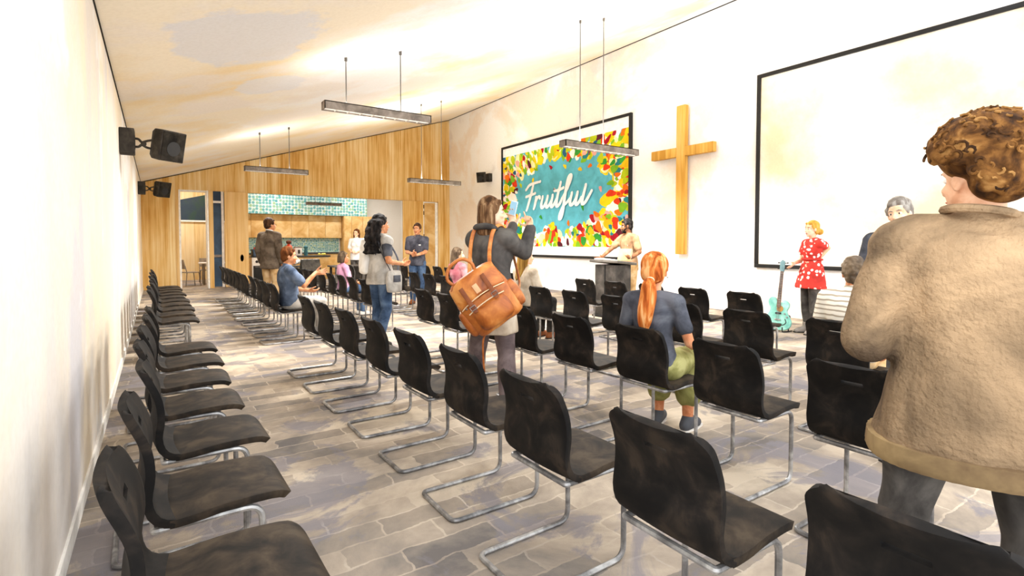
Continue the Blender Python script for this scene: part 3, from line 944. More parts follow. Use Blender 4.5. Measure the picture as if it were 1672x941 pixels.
bm = bmesh.new(); add_loft(bm, [[V((-0.045, y, 0.36)), V((-0.045, -y, 0.36)), V((-0.018, -y, 0.36)), V((-0.018, y, 0.36))] if False else [V((-0.04, w, z)), V((-0.04, -w, z)), V((-0.012, -w * .8, z)), V((-0.012, w * .8, z))] for w, z in ((0.029, 0.36), (0.022, 0.93))]); nk = obj('neck', bm, M['neck'], t, False)
bm = bmesh.new()
for q in range(14): bx(bm, -0.0425, -0.0395, -0.026, 0.026, 0.40 + q * 0.038, 0.403 + q * 0.038)
obj('frets', bm, M['chrome'], nk, False)
bm = bmesh.new(); add_loft(bm, [[V((x, y, z)) for y, z in ((0.022, 0.92), (0.04, 0.96), (0.045, 1.08), (0.01, 1.115), (-0.03, 1.09), (-0.03, 0.96), (-0.022, 0.92))] for x in (-0.03, -0.012)]); hs = obj('headstock', bm, wc('headstock_blue', ['#5F7F86', '#7FA0A4'], 7), t, False)
for q in range(6):
    bm = bmesh.new(); sy = 1 if q % 2 else -1
    add_cyl(bm, (-0.02, sy * 0.03, 0.97 + 0.045 * (q // 2)), (-0.02, sy * 0.065, 0.975 + 0.045 * (q // 2)), 0.006, 8); add_ell(bm, (-0.02, sy * 0.07, 0.976 + 0.045 * (q // 2)), (0.008, 0.013, 0.012), None, 2)
    obj('tuning_peg', bm, M['frame_black'], hs)
bm = bmesh.new(); add_cyl(bm, (-0.022, -0.02, 0.335), (-0.028, -0.02, 0.335), 0.05, 24); obj('pickup_plate', bm, wc('pickup_amber', ['#8A6230', '#B98C4C'], 12), t)
bm = bmesh.new(); bx(bm, -0.034, -0.022, -0.045, 0.045, 0.25, 0.275, 0.003); obj('pickup', bm, M['frame_black'], t)
bm = bmesh.new(); bx(bm, -0.036, -0.022, -0.045, 0.045, 0.15, 0.175, 0.003); obj('bridge', bm, M['chrome'], t)
bm = bmesh.new(); add_tube(bm, crom([(-0.024, -0.11, 0.18), (-0.025, -0.13, 0.13), (-0.025, -0.10, 0.09), (-0.025, -0.06, 0.08)], 6), 0.006, 8); obj('tailpiece', bm, M['ink'], t)
for q in range(2):
    bm = bmesh.new(); add_cyl(bm, (-0.022, -0.1 - 0.04 * q, 0.26 - 0.05 * q), (-0.036, -0.1 - 0.04 * q, 0.26 - 0.05 * q), 0.013, 14); obj('knob', bm, M['chrome'], t)
for q in range(6):
    bm = bmesh.new(); add_tube(bm, [(-0.038, -0.02 + 0.008 * q, 0.165), (-0.044, -0.015 + 0.006 * q, 0.93)], 0.0012, 5); obj('string', bm, M['chrome'], t)
# small A-frame stand that carries it
t = thing('guitar_stand', 'low black folding stand cradling the teal guitar', 'guitar stand', (8.12, 4.42, 0))
for sy in (1, -1):
    bm = bmesh.new(); add_tube(bm, fillet([(-0.10, sy * 0.09, 0.09), (-0.10, sy * 0.09, 0.02), (0.02, sy * 0.1, 0.012), (0.15, sy * 0.11, 0.012)], 0.02), 0.009, 8); obj('leg', bm, M['frame_black'], t)
bm = bmesh.new(); add_tube(bm, fillet([(0.05, -0.105, 0.012), (0.15, -0.08, 0.25), (0.15, 0.08, 0.25), (0.05, 0.105, 0.012)], 0.03), 0.009, 8); obj('back_rest', bm, M['frame_black'], t)

# ------------------------------------------------------------------ kitchen furniture
t = thing('tall_cabinet', 'tall timber larder cabinet at the right end of the kitchen run', 'cabinet', (7.6, YK - 0.36, 0))
bm = bmesh.new(); bx(bm, -0.72, 0.62, -0.26, 0.35, 0, 2.595); obj('carcass', bm, M['cabinet'], t, False)
for x0, x1 in ((-0.70, -0.38), (-0.36, 0.12), (0.14, 0.6)):
    bm = bmesh.new(); bx(bm, x0, x1, -0.285, -0.262, 0.1, 2.57, 0.004); obj('door', bm, M['cabinet'], t)
xs = [2.5, 3.2, 4.0, 4.75, 5.45, 6.15, 6.86]
for i in range(6):
    t = thing('wall_cabinet', 'timber wall cabinet under the tile bulkhead, %s from the left' % ORD[i], 'cabinet', ((xs[i] + xs[i + 1]) / 2, YK - 0.2, 1.62), 0, 'kitchen wall cabinets')
    w = xs[i + 1] - xs[i]
    bm = bmesh.new(); bx(bm, -w / 2, w / 2, -0.15, 0.165, 0, 0.975); obj('carcass', bm, M['cabinet'], t, False)
    bm = bmesh.new(); bx(bm, -w / 2 + 0.008, w / 2 - 0.008, -0.172, -0.152, 0.005, 0.97, 0.003)
    dd = obj('door', bm, M['cabinet'], t)
    t = thing('base_cabinet', 'timber base cabinet under the black counter, %s from the left' % ORD[i], 'cabinet', ((xs[i] + xs[i + 1]) / 2, YK - 0.32, 0), 0, 'kitchen base cabinets')
    bm = bmesh.new(); bx(bm, -w / 2, w / 2, -0.25, 0.28, 0.1, 0.93); bx(bm, -w / 2, w / 2, -0.2, 0.28, 0, 0.1); obj('carcass', bm, M['cabinet'], t, False)
    bm = bmesh.new(); bx(bm, -w / 2 + 0.008, w / 2 - 0.008, -0.275, -0.252, 0.11, 0.925, 0.003); obj('door', bm, M['cabinet'], t)
    bm = bmesh.new(); add_tube(bm, fillet([(w * 0.3, -0.275, 0.7), (w * 0.3, -0.31, 0.7), (w * 0.3, -0.31, 0.85), (w * 0.3, -0.275, 0.85)], 0.01), 0.007, 8); obj('handle', bm, M['chrome'], t)
bm = bmesh.new(); bx(bm, 2.48, 6.86, YK - 0.66, YK - 0.035, 0.932, 0.99, 0.01)
tag(obj('worktop', bm, M['counter']), 'long black worktop along the kitchen back wall', 'worktop')

# island counter nearer the hall, holding the bottles
M['red'] = wc('bottle_red', ['#C33A1C', '#DD4E27'], 9, 0.45)
t = thing('kitchen_island', 'timber island with dark top between the hall and the kitchen run', 'kitchen island', (4.25, 21.2, 0))
bm = bmesh.new(); bx(bm, -1.6, 1.3, -0.3, 0.3, 0.0, 0.86); obj('body', bm, M['cabinet'], t, False)
for q in range(4):
    bm = bmesh.new(); bx(bm, -1.59 + q * 0.725, -0.885 + q * 0.725, -0.325, -0.302, 0.1, 0.85, 0.004); obj('door', bm, M['cabinet'], t)
bm = bmesh.new(); bx(bm, -1.66, 1.36, -0.36, 0.36, 0.862, 0.92, 0.01); obj('counter_top', bm, M['counter'], t)


def bottle(x, y, z, prof, mats, label, caplabel='cap'):
    t = thing('bottle', label, 'bottle', (x, y, z), 0)
    bm = bmesh.new(); add_lathe(bm, prof); obj('body', bm, mats[0], t)
    h = prof[-1][1]; rr = prof[-2][0]
    bm = bmesh.new(); add_lathe(bm, [(rr + 0.01, h - 0.005), (rr + 0.04, h + 0.03), (rr + 0.045, h + 0.09), (rr, h + 0.13), (0.001, h + 0.14)]); obj('lid', bm, mats[1], t)


M['brownlid'] = wc('brown_lid', ['#5B3323', '#7A4A33'], 12)
bottle(4.12, 21.0, 0.921, [(0.001, 0), (0.125, 0), (0.13, 0.02), (0.13, 0.30), (0.10, 0.38), (0.05, 0.42), (0.05, 0.45), (0.001, 0.45)], [M['red'], M['brownlid']], 'tall red bottle with brown stopper on the island')
M['tealdark'] = wc('jar_teal', ['#2F5B63', '#477A80'], 10)
bottle(4.75, 21.1, 0.921, [(0.001, 0), (0.07, 0), (0.07, 0.16), (0.06, 0.22), (0.03, 0.25), (0.001, 0.25)], [M['tealdark'], M['tealdark']], 'small dark teal jar on the island, right of red bottle')
t = thing('storage_canister', 'white box-shaped canister on the island beside the red bottle', 'canister', (4.48, 21.15, 0.921))
bm = bmesh.new(); bx(bm, -0.13, 0.13, -0.1, 0.1, 0, 0.30, 0.02); obj('body', bm, M['white_paint'], t)
bm = bmesh.new(); bx(bm, -0.135, 0.135, -0.105, 0.105, 0.30, 0.34, 0.015); obj('lid', bm, M['lamp_metal'], t)
bm = bmesh.new(); bx(bm, -0.03, 0.05, -0.108, -0.1, 0.07, 0.22, 0.004); obj('paper_tag', bm, M['speaker'], t)
yel = wc('fruit_yellow', ['#E0C23A', '#F1DE7C'], 12)
for q, (dx, dy) in enumerate(((5.25, 21.1), (5.36, 21.04), (5.45, 21.12))):
    t = thing('lemon', 'yellow lemon on the island worktop, %s from the left' % ORD[q], 'lemon', (dx, dy, 0.92), 0, 'lemons on the island')
    bm = bmesh.new(); add_ell(bm, (0, 0, 0.042), (0.055, 0.042, 0.042)); add_ell(bm, (0.055, 0, 0.042), (0.014, 0.012, 0.012), None, 2); obj('fruit', bm, yel, t)

# white oven trolley at the left end of the opening
t = thing('oven', 'white oven with a black knob beside the sliding timber panel', 'oven', (2.98, 20.0, 0))
bm = bmesh.new(); bx(bm, -0.3, 0.3, -0.3, 0.3, 0.02, 0.9, 0.015); obj('body', bm, M['white_paint'], t)
bm = bmesh.new(); bx(bm, -0.26, 0.26, -0.325, -0.302, 0.1, 0.62, 0.01); dr = obj('oven_door', bm, M['frame_black'], t)
bm = bmesh.new(); add_tube(bm, fillet([(-0.2, -0.325, 0.58), (-0.2, -0.36, 0.58), (0.2, -0.36, 0.58), (0.2, -0.325, 0.58)], 0.015), 0.009, 8); obj('handle', bm, M['chrome'], dr)
for q in range(3):
    bm = bmesh.new(); add_cyl(bm, (-0.15 + 0.15 * q, -0.302, 0.76), (-0.15 + 0.15 * q, -0.335, 0.76), 0.045, 18); obj('knob', bm, M['frame_black'], t)
bm = bmesh.new(); bx(bm, -0.31, 0.31, -0.31, 0.31, 0.9, 0.93, 0.006); obj('hob', bm, M['counter'], t)
t = thing('crate', 'blue crate on top of the white oven', 'crate', (2.98, 19.98, 0.931))
bm = bmesh.new(); bx(bm, -0.26, 0.26, -0.2, 0.2, 0, 0.02); bx(bm, -0.26, 0.26, -0.2, -0.18, 0, 0.24); bx(bm, -0.26, 0.26, 0.18, 0.2, 0, 0.24); bx(bm, -0.26, -0.24, -0.2, 0.2, 0, 0.24); bx(bm, 0.24, 0.26, -0.2, 0.2, 0, 0.24); obj('box', bm, M['navy_door'], t, False)
bm = bmesh.new(); bx(bm, -0.28, 0.28, -0.22, -0.2, 0.2, 0.25, 0.006); bx(bm, -0.28, 0.28, 0.2, 0.22, 0.2, 0.25, 0.006); obj('rim', bm, M['navy'], t)
for q, (px, cl, hh) in enumerate(((-0.14, '#B93A33', 0.30), (0.0, '#EDE6DA', 0.46), (0.14, '#8E7F70', 0.40))):
    nm = ['red', 'white', 'brown'][q]
    t = thing('paper_bag', '%s paper bag standing in the blue crate' % nm, 'bag', (2.98 + px, 19.98, 0.952), 0, 'bags in the crate')
    mt = wc('bag_' + nm, cl, 10)
    bm = bmesh.new(); add_loft(bm, [[V((x * w, y * d, z)) for x, y in ((-1, -1), (1, -1), (1, 1), (-1, 1))] for w, d, z in ((0.055, 0.09, 0), (0.06, 0.1, hh * 0.55), (0.06, 0.03, hh * 0.9), (0.055, 0.012, hh))]); obj('sack', bm, mt, t, False)
    bm = bmesh.new(); bx(bm, -0.05, 0.05, -0.02, 0.02, hh * 0.95, hh * 1.02, 0.004); obj('fold', bm, mt, t)

# long dark table behind the far rows, trolley and folded chair
t = thing('long_table', 'long dark grey table behind the far rows with the person in white tee beyond', 'table', (5.3, 15.45, 0))
bm = bmesh.new(); bx(bm, -1.15, 1.15, -0.35, 0.35, 0.70, 0.745, 0.01); obj('tabletop', bm, M['lectern'], t)
bm = bmesh.new(); bx(bm, -1.1, 1.1, -0.33, -0.315, 0.25, 0.70); obj('modesty_panel', bm, M['lectern'], t)
for sx in (-1, 1):
    for sy in (-1, 1):
        bm = bmesh.new(); bx(bm, sx * 1.06 - 0.03, sx * 1.06 + 0.03, sy * 0.28 - 0.03, sy * 0.28 + 0.03, 0, 0.70, 0.004); obj('leg', bm, M['frame_black'], t)
t = thing('side_table', 'small table with a black top and crumpled white cloth, left of the dark table', 'side table', (3.45, 17.0, 0))
bm = bmesh.new(); bx(bm, -0.34, 0.34, -0.3, 0.3, 0.66, 0.70, 0.008); obj('tabletop', bm, M['counter'], t)
for sx in (-1, 1):
    for sy in (-1, 1):
        bm = bmesh.new(); bx(bm, sx * 0.29 - 0.02, sx * 0.29 + 0.02, sy * 0.25 - 0.02, sy * 0.25 + 0.02, 0, 0.66); obj('leg', bm, M['white_paint'], t)


def lumps(me, amp, sc, sd=0.0):
    for v in me.vertices:
        q = v.co * sc + V((sd, sd * 1.7, sd * 0.3))
        v.co += v.normal * amp * noise.noise(q)


bm = bmesh.new(); add_ell(bm, (0, 0, 0.08), (0.22, 0.17, 0.10), None, 4)
o = baked('cloth', bm, [], M['white_paint'], None, post=lambda me: lumps(me, 0.05, 14))
o.location = (3.45, 17.0, 0.76); tag(o, 'crumpled white cloth heaped on the small side table', 'cloth')
t = thing('folding_board', 'dark folding display board leaning beside the small side table', 'display board', (3.72, 16.0, 0), 0.15)
for sg in (1, -1):
    bm = bmesh.new(); add_box(bm, (0, sg * 0.16, 0.46), (0.55, 0.03, 0.95), Matrix.Rotation(math.radians(sg * 18), 3, 'X'), 0.006); obj('panel', bm, M['speaker'], t)
bm = bmesh.new(); add_cyl(bm, (-0.26, 0, 0.92), (0.26, 0, 0.92), 0.018, 10); obj('hinge_bar', bm, M['chrome'], t)

# classroom table and two chairs
M['greychair'] = wc('grey_plastic', ['#8C8172', '#A79B8B'], 7)
t = thing('classroom_table', 'pale classroom table seen through the left doorway', 'table', (1.55, 20.45, 0))
bm = bmesh.new(); bx(bm, -0.38, 0.7, -0.35, 0.35, 0.70, 0.74, 0.008); obj('tabletop', bm, M['white_paint'], t)
for sx, sy in ((-0.25, -0.28), (-0.25, 0.28), (0.6, -0.28), (0.6, 0.28)):
    bm = bmesh.new(); add_cyl(bm, (sx, sy, 0), (sx, sy, 0.70), 0.03, 12); obj('leg', bm, M['greychair'], t)


def class_chair(x, y, rz, label):
    t = thing('classroom_chair', label, 'chair', (x, y, 0), rz, 'classroom chairs')
    bm = bmesh.new(); bx(bm, -0.2, 0.22, -0.21, 0.21, 0.43, 0.46, 0.012); obj('seat', bm, M['greychair'], t)
    bm = bmesh.new()
    add_loft(bm, [[V((-0.2 - 0.07 * (z - 0.5) / 0.35 + 0.02 * (1 - abs(yy) / 0.2), yy, z)) for yy in (-0.2, -0.1, 0, 0.1, 0.2)] + [V((-0.225 - 0.07 * (z - 0.5) / 0.35 + 0.02 * (1 - abs(yy) / 0.2), yy, z)) for yy in (0.2, 0.1, 0, -0.1, -0.2)] for z in (0.56, 0.68, 0.8, 0.86)])
    obj('backrest', bm, M['greychair'], t)
    for sx, sy in ((-0.18, -0.19), (-0.18, 0.19), (0.18, -0.19), (0.18, 0.19)):
        bm = bmesh.new(); add_tube(bm, [(sx * 1.25, sy * 1.1, 0), (sx, sy, 0.44)] + ([(-0.235, sy, 0.66)] if sx < 0 else []), 0.014, 8); obj('leg', bm, M['lamp_metal'], t)
    return t


class_chair(0.90, 20.0, 0.35, 'beige classroom chair left of the pale table, turned towards it')
class_chair(1.45, 21.4, -PI / 2, 'beige classroom chair behind the pale table in the classroom')
# ------------------------------------------------------------------ people
SKIN = {
    'fair': wc('skin_fair', ['#DDA27C', '#ECBA95', '#F6D2B4'], 9, 0.6, 0.25),
    'warm': wc('skin_warm', ['#B86F45', '#D08A60', '#E2A67E'], 9, 0.6, 0.25),
    'tan': wc('skin_tan', ['#B9764C', '#CC8D63', '#DFA883'], 9, 0.6, 0.25),
    'brown': wc('skin_brown', ['#6A432B', '#855638', '#A06E4C'], 9, 0.6, 0.25),
}
EYEW = plain('eye_white', '#F2EDE6', 0.3)
EYED = plain('eye_dark', '#2A1B14', 0.3)
LIP = {k: plain('lip_' + k, c, 0.5) for k, c in dict(fair='#C8705E', warm='#A5523A', tan='#A9573F', brown='#6B3A2C').items()}


def streak(name, hexes, sc=(7, 7, 1.3)):
    return wc(name, hexes, 3.2, 0.75, 0.1, stretch=sc, detail=4)


HAIR = {
    'curly': wc('hair_curly_brown', ['#2E1D10', '#553619', '#7A5228', '#9A7140'], 12, 0.8, 0.1),
    'brown': streak('hair_brown', ['#3E2A1A', '#5C4029', '#7C5C3F', '#A58663']),
    'ginger': streak('hair_ginger', ['#8A3F16', '#B65C25', '#D2813F', '#E8AE73']),
    'blonde': streak('hair_blonde', ['#A8762B', '#C99A42', '#DDB765']),
    'darkblonde': streak('hair_dark_blonde', ['#6E4E20', '#8F6A2F', '#AE8844']),
    'black': streak('hair_black', ['#0F0D0C', '#1F1B19', '#3A332F'], (5, 5, 2)),
    'dark': streak('hair_dark_brown', ['#2A1B12', '#402A1B', '#5A3D28']),
    'chestnut': streak('hair_chestnut', ['#3F220F', '#5F3519', '#7B4A26']),
    'ash': streak('hair_ash', ['#3A2D22', '#544435', '#75634F']),
    'grey': streak('hair_grey', ['#5E564E', '#7F766C', '#A19A90']),
}


def cloth(name, hexes, sc=5, bump=0.0): return wc('cloth_' + name, hexes, sc, 0.9, 0.12, contrast=0.18, bump=bump)


def folds(amp, sc=9, stretch=(1, 1, 0.45), sd=0.0):
    def f(me):
        nv = len(me.vertices)
        co, no = [0.0] * (3 * nv), [0.0] * (3 * nv)
        me.vertices.foreach_get('co', co)
        me.vertex_normals.foreach_get('vector', no)
        for i in range(0, 3 * nv, 3):
            q = V((co[i] * sc * stretch[0] + sd, co[i + 1] * sc * stretch[1] + sd * 2, co[i + 2] * sc * stretch[2]))
            d = amp * (noise.noise(q) + 0.5 * noise.noise(q * 2.1))
            for k in range(3): co[i + k] += no[i + k] * d
        me.vertices.foreach_set('co', co)
        me.update()
    return f


TORSO_M = [(-.14, .095, .145), (-.06, .112, .166), (0.03, .115, .168), (.22, .105, .155), (.42, .102, .15), (.65, .118, .168), (.80, .112, .172), (.90, .092, .155), (.97, .068, .105), (1.03, .055, .06)]
TORSO_F = [(-.14, .10, .15), (-.06, .118, .172), (0.03, .116, .172), (.22, .098, .145), (.42, .088, .124), (.62, .112, .138), (.78, .10, .146), (.89, .08, .132), (.97, .058, .09), (1.03, .047, .05)]


class Person:
    def __init__(self, label, x, y, deg, H=1.75, fem=False, seat=False, skin='fair', lean=0.0, J=None, W=None, vox=0.009, z=0.0, build=1.0, seat_z=0.545):
        self.s = s = H / 1.75
        self.fem, self.skin, self.vox, self.seat = fem, SKIN[skin], vox, seat
        self.sk = skin
        self.build = build
        self.root = thing('person', label, 'person', (x, y, z), math.radians(deg))
        self.a = math.radians(deg)
        self.o = V((x, y, z))
        sw = (0.165 if fem else 0.185)
        if not seat:
            j = dict(pelvis=(0, 0, .945), neck=(-.015, 0, 1.475), head=(.012, 0, 1.628))
            j.update(shL=(-.015, sw, 1.41), elL=(-.045, sw + .06, 1.12), wrL=(.03, sw + .06, .88), hipL=(0, .092, .91), knL=(.02, .10, .50), anL=(-.02, .105, .085), toeL=(.15, .13, .03))
            j.update(shR=(-.015, -sw, 1.41), elR=(-.045, -sw - .06, 1.12), wrR=(.03, -sw - .06, .88), hipR=(0, -.092, .91), knR=(.02, -.10, .50), anR=(-.02, -.105, .085), toeR=(.15, -.13, .03))
            j = {k: V(v) * s for k, v in j.items()}
        else:
            j = dict(pelvis=(0, 0, .0), neck=(-.02, 0, .525), head=(.01, 0, .675))
            j.update(shL=(-.015, sw, .46), elL=(.06, sw + .06, .19), wrL=(.27, sw - .03, .12), hipL=(.02, .09, -.015), knL=(.43, .11, .0), anL=(.40, .11, -.42), toeL=(.56, .13, -.47))
            j.update(shR=(-.015, -sw, .46), elR=(.06, -sw - .06, .19), wrR=(.27, -sw + .03, .12), hipR=(.02, -.09, -.015), knR=(.43, -.11, .0), anR=(.40, -.11, -.42), toeR=(.56, -.13, -.47))
            j = {k: V(v) * s + V((0, 0, seat_z)) for k, v in j.items()}
            for k in ('anL', 'anR'): j[k].z = .085 * s
            for k in ('toeL', 'toeR'): j[k].z = .03 * s
        if lean:
            R = Matrix.Rotation(math.radians(lean), 3, 'Y')
            for k in ('neck', 'head', 'shL', 'shR', 'elL', 'elR', 'wrL', 'wrR'): j[k] = j['pelvis'] + R @ (j[k] - j['pelvis'])
        self.J = j
        if J:
            for k, v in J.items(): j[k] = V(v)
        if W:
            for k, v in W.items(): j[k] = self.loc(v)
        for sd in 'LR':       # keep limb lengths human when a hand target was given
            if J and ('wr' + sd) in J and ('el' + sd) not in J or W and ('wr' + sd) in W and ('el' + sd) not in (W or {}):
                j['el' + sd] = self.ik(j['sh' + sd], j['wr' + sd], .29 * s, .25 * s, V((-.25, .5 if sd == 'L' else -.5, -1)))
        self.hands = {}
        self.yaw = self.pitch = self.roll = 0
        self.footgear = None

    def loc(self, w):
        q = V(w) - self.o
        c, s = math.cos(-self.a), math.sin(-self.a)
        return V((q.x * c - q.y * s, q.x * s + q.y * c, q.z))

    def ik(self, a, c, l1, l2, pole):
        d = c - a
        L = min(d.length, (l1 + l2) * 0.999)
        d.normalize()
        k = (l1 * l1 - l2 * l2 + L * L) / (2 * L)
        h = math.sqrt(max(0, l1 * l1 - k * k))
        p = pole - d * pole.dot(d)
        p.normalize()
        return a + d * k + p * h

    def look(self, yaw=0, pitch=0, roll=0):
        self.yaw, self.pitch, self.roll = yaw, pitch, roll
        return self

    def hm(self):
        return Matrix.Rotation(math.radians(self.yaw), 3, 'Z') @ Matrix.Rotation(math.radians(self.pitch), 3, 'Y') @ Matrix.Rotation(math.radians(self.roll), 3, 'X')

    def H(self, x, y, z):
        return self.J['head'] + self.hm() @ (V((x, y, z)) * self.s)

    def ring(self, t, rx, ry, inf=0.0, n=20, ex=2.3, dx=0.0):
        j, s = self.J, self.s
        up = (j['neck'] - j['pelvis'])
        left = (j['shL'] - j['shR']).normalized()
        hl = (j['hipL'] - j['hipR']).normalized()
        l = hl.lerp(left, min(1, max(0, t))).normalized()
        u = up.normalized()
        f = l.cross(u).normalized()
        l = u.cross(f).normalized()
        c = j['pelvis'] + up * t + f * dx
        rx, ry = rx * s * self.build + inf, ry * s * self.build + inf
        out = []
        for k in range(n):
            a = 2 * PI * k / n
            ca, sa = math.cos(a), math.sin(a)
            out.append(c + f * rx * math.copysign(abs(ca) ** (2 / ex), ca) + l * ry * math.copysign(abs(sa) ** (2 / ex), sa))
        return out

    def torso(self, bm, t0=-.14, t1=1.03, inf=0.0, bust=True):
        T = TORSO_F if self.fem else TORSO_M
        rs = [self.ring(t, rx, ry, inf) for t, rx, ry in T if t0 - 1e-6 <= t <= t1 + 1e-6]
        add_loft(bm, rs)
        j, s = self.J, self.s
        up = (j['neck'] - j['pelvis']).normalized(); left = (j['shL'] - j['shR']).normalized(); f = left.cross(up).normalized()
        if t1 > .8:      # shoulder yoke
            b = self.build
            for sd in 'LR': add_cone(bm, j['neck'] - up * .035 * s, j['sh' + sd], .052 * s * b + inf, .058 * s * b + inf)
        if self.fem and bust and t1 > .7:
            c = j['pelvis'] + (j['neck'] - j['pelvis']) * .64
            for q in (1, -1): add_ell(bm, c + f * .075 * s + left * q * .065 * s, (.058 * s + inf,) * 3, None, 2)

    def arm(self, bm, sd, inf=0.0, upto=2.0, r0=None):
        j, s = self.J, self.s
        k = (0.88 if self.fem else 1.0) * self.build
        sh, el, wr = j['sh' + sd], j['el' + sd], j['wr' + sd]
        a, b_, c = .056 * s * k + inf, .043 * s * k + inf, .029 * s * k + inf
        if upto <= 1.0:
            add_cone(bm, sh, sh.lerp(el, upto), a, (a + (b_ - a) * upto) + (0.006 if inf else 0))
        else:
            add_cone(bm, sh, el, a, b_)
            u = upto - 1
            add_cone(bm, el, el.lerp(wr, u), b_ * 0.98, b_ + (c - b_) * u)

    def leg(self, bm, sd, inf=0.0, upto=2.0, wide=0.0):
        j, s = self.J, self.s
        b = self.build
        hp, kn, an = j['hip' + sd], j['kn' + sd], j['an' + sd]
        a, k, c = .092 * s * b + inf, .060 * s * b + inf, .040 * s + inf + wide
        if upto <= 1: add_cone(bm, hp, hp.lerp(kn, upto), a, a + (k - a) * upto)
        else:
            add_cone(bm, hp, kn, a, k)
            u = upto - 1
            if u > .45: add_cone(bm, kn, kn.lerp(an, .35), k * .97, k * 1.0); add_cone(bm, kn.lerp(an, .35), kn.lerp(an, u), k * 1.0, k + (c - k) * u)
            else: add_cone(bm, kn, kn.lerp(an, u), k * .97, k + (c - k) * u)

    def foot(self, bm, sd, inf=0.0):
        j, s = self.J, self.s
        an, toe = j['an' + sd], j['toe' + sd]
        d = (toe - an); d.z = 0
        d.normalize()
        heel = an - d * .045 * s; heel.z = an.z - .045 * s
        ball = V((toe.x, toe.y, toe.z + 0.008)) - d * .04 * s
        add_cone(bm, an, heel, .038 * s + inf, .034 * s + inf)
        add_cone(bm, heel, ball, .033 * s + inf, .034 * s + inf)
        add_cone(bm, an, ball, .036 * s + inf, .03 * s + inf)
        side = V((-d.y, d.x, 0))
        add_cone(bm, ball, V((toe.x, toe.y, toe.z)) + side * 0.006, .034 * s + inf, .024 * s + inf)

    def hand(self, sd, d=None, t=None, curl=25, point=False, thumb=0.6, spread=4):
        """d: finger direction, t: thumb side (person space)"""
        self.hands[sd] = (d, t, curl, point, thumb, spread)
        return self

    def hand_geo(self, bm, sd):
        j, s = self.J, self.s
        k = s * (0.9 if self.fem else 1.0)
        d, t, curl, point, thumb, spread = self.hands.get(sd, (None, None, 28, False, .6, 4))
        wr = j['wr' + sd]
        fore = (wr - j['el' + sd]).normalized()
        d = fore if d is None else V(d).normalized()
        t = V((0.3, -0.8 if sd == 'L' else 0.8, 0.5)) if t is None else V(t)
        t = (t - d * t.dot(d)).normalized()
        p = d.cross(t) if sd == 'R' else t.cross(d)      # palm faces p
        p = p.normalized()
        Mx = Matrix((d, t, p)).transposed()
        add_cone(bm, wr - fore * .02 * k, wr + d * .03 * k, .027 * k, .029 * k)
        add_ell(bm, wr + d * .052 * k, (.052 * k, .042 * k, .017 * k), Mx, 3)
        lens = [(.042, .026, .02), (.046, .03, .022), (.042, .028, .021), (.034, .021, .018)]
        for i, off in enumerate((.031, .0105, -.0105, -.031)):
            base = wr + d * (.086 - .006 * abs(i - 1.3)) * k + t * off * k
            ang = math.radians(spread * (1.5 - i))
            c = curl * (1 + .12 * i)
            if point: c = 4 if i == 0 else 78
            cur, dirv = base - d * .02 * k, (d * math.cos(ang) + t * math.sin(ang))
            q = base
            add_cone(bm, cur, q, .0105 * k, .0102 * k, 10)
            acc = c * .8
            for m, ln in enumerate(lens[i]):
                a = math.radians(acc)
                dd = dirv * math.cos(a) + p * math.sin(a)
                nq = q + dd * ln * k
                add_cone(bm, q, nq, (.0102 - .0008 * m) * k, (.0096 - .001 * m) * k, 10)
                q = nq
                acc += c * (1.0 if m == 0 else .8)
        b0 = wr + d * .022 * k + t * .028 * k
        td = (d * .62 + t * .72 * thumb / .6 + p * .3).normalized()
        b1 = b0 + td * .042 * k
        b2 = b1 + (td + d * .35 + p * .15).normalized() * .032 * k
        b3 = b2 + (td + d * .7 + p * .25).normalized() * .024 * k
        add_cone(bm, b0, b1, .0155 * k, .0125 * k, 10); add_cone(bm, b1, b2, .0122 * k, .011 * k, 10); add_cone(bm, b2, b3, .0108 * k, .009 * k, 10)

    def head_geo(self, bm):
        hm, s = self.hm(), self.s
        f = 0.95 if self.fem else 1.0
        E = lambda x, y, z, rx, ry, rz, sub=3: add_ell(bm, self.H(x, y, z), (rx * s, ry * s, rz * s), hm, sub)
        E(-.012, 0, .028, .097, .077, .095)
        E(.028, 0, -.032, .063, .058 * f, .086)
        E(.01, 0, -.05, .06, .062 * f, .055)
        E(.066, 0, -.096, .022, .025 * f, .02, 2)
        for q in (1, -1):
            E(.064, q * .036, -.028, .02, .02, .018, 2)
            E(-.006, q * .077, -.012, .018, .009, .031, 2)
            E(.068, q * .03, .028, .016, .026, .009, 2)
        add_cone(bm, self.H(.083, 0, .012), self.H(.109, 0, -.032), .0085 * s, .0135 * s * f, 10)
        for q in (1, -1): E(.099, q * .011, -.036, .010, .009, .009, 2)
        E(.084, 0, -.066, .009, .022, .013, 2)
        nk = self.J['neck']
        add_cone(bm, nk - V((0, 0, .03 * s)), self.H(-.02, 0, -.06), .062 * s * (.86 if self.fem else 1) * self.build ** .5, .056 * s * (.88 if self.fem else 1), 18)

    def body(self):
        bm = bmesh.new()
        self.torso(bm)
        for sd in 'LR':
            self.arm(bm, sd); self.leg(bm, sd); self.foot(bm, sd); self.hand_geo(bm, sd)
        self.head_geo(bm)
        self.bodyobj = baked('body', bm, [('REMESH', dict(mode='VOXEL', voxel_size=self.vox)), ('SMOOTH', dict(factor=0.5, iterations=2))], self.skin, self.root)
        return self

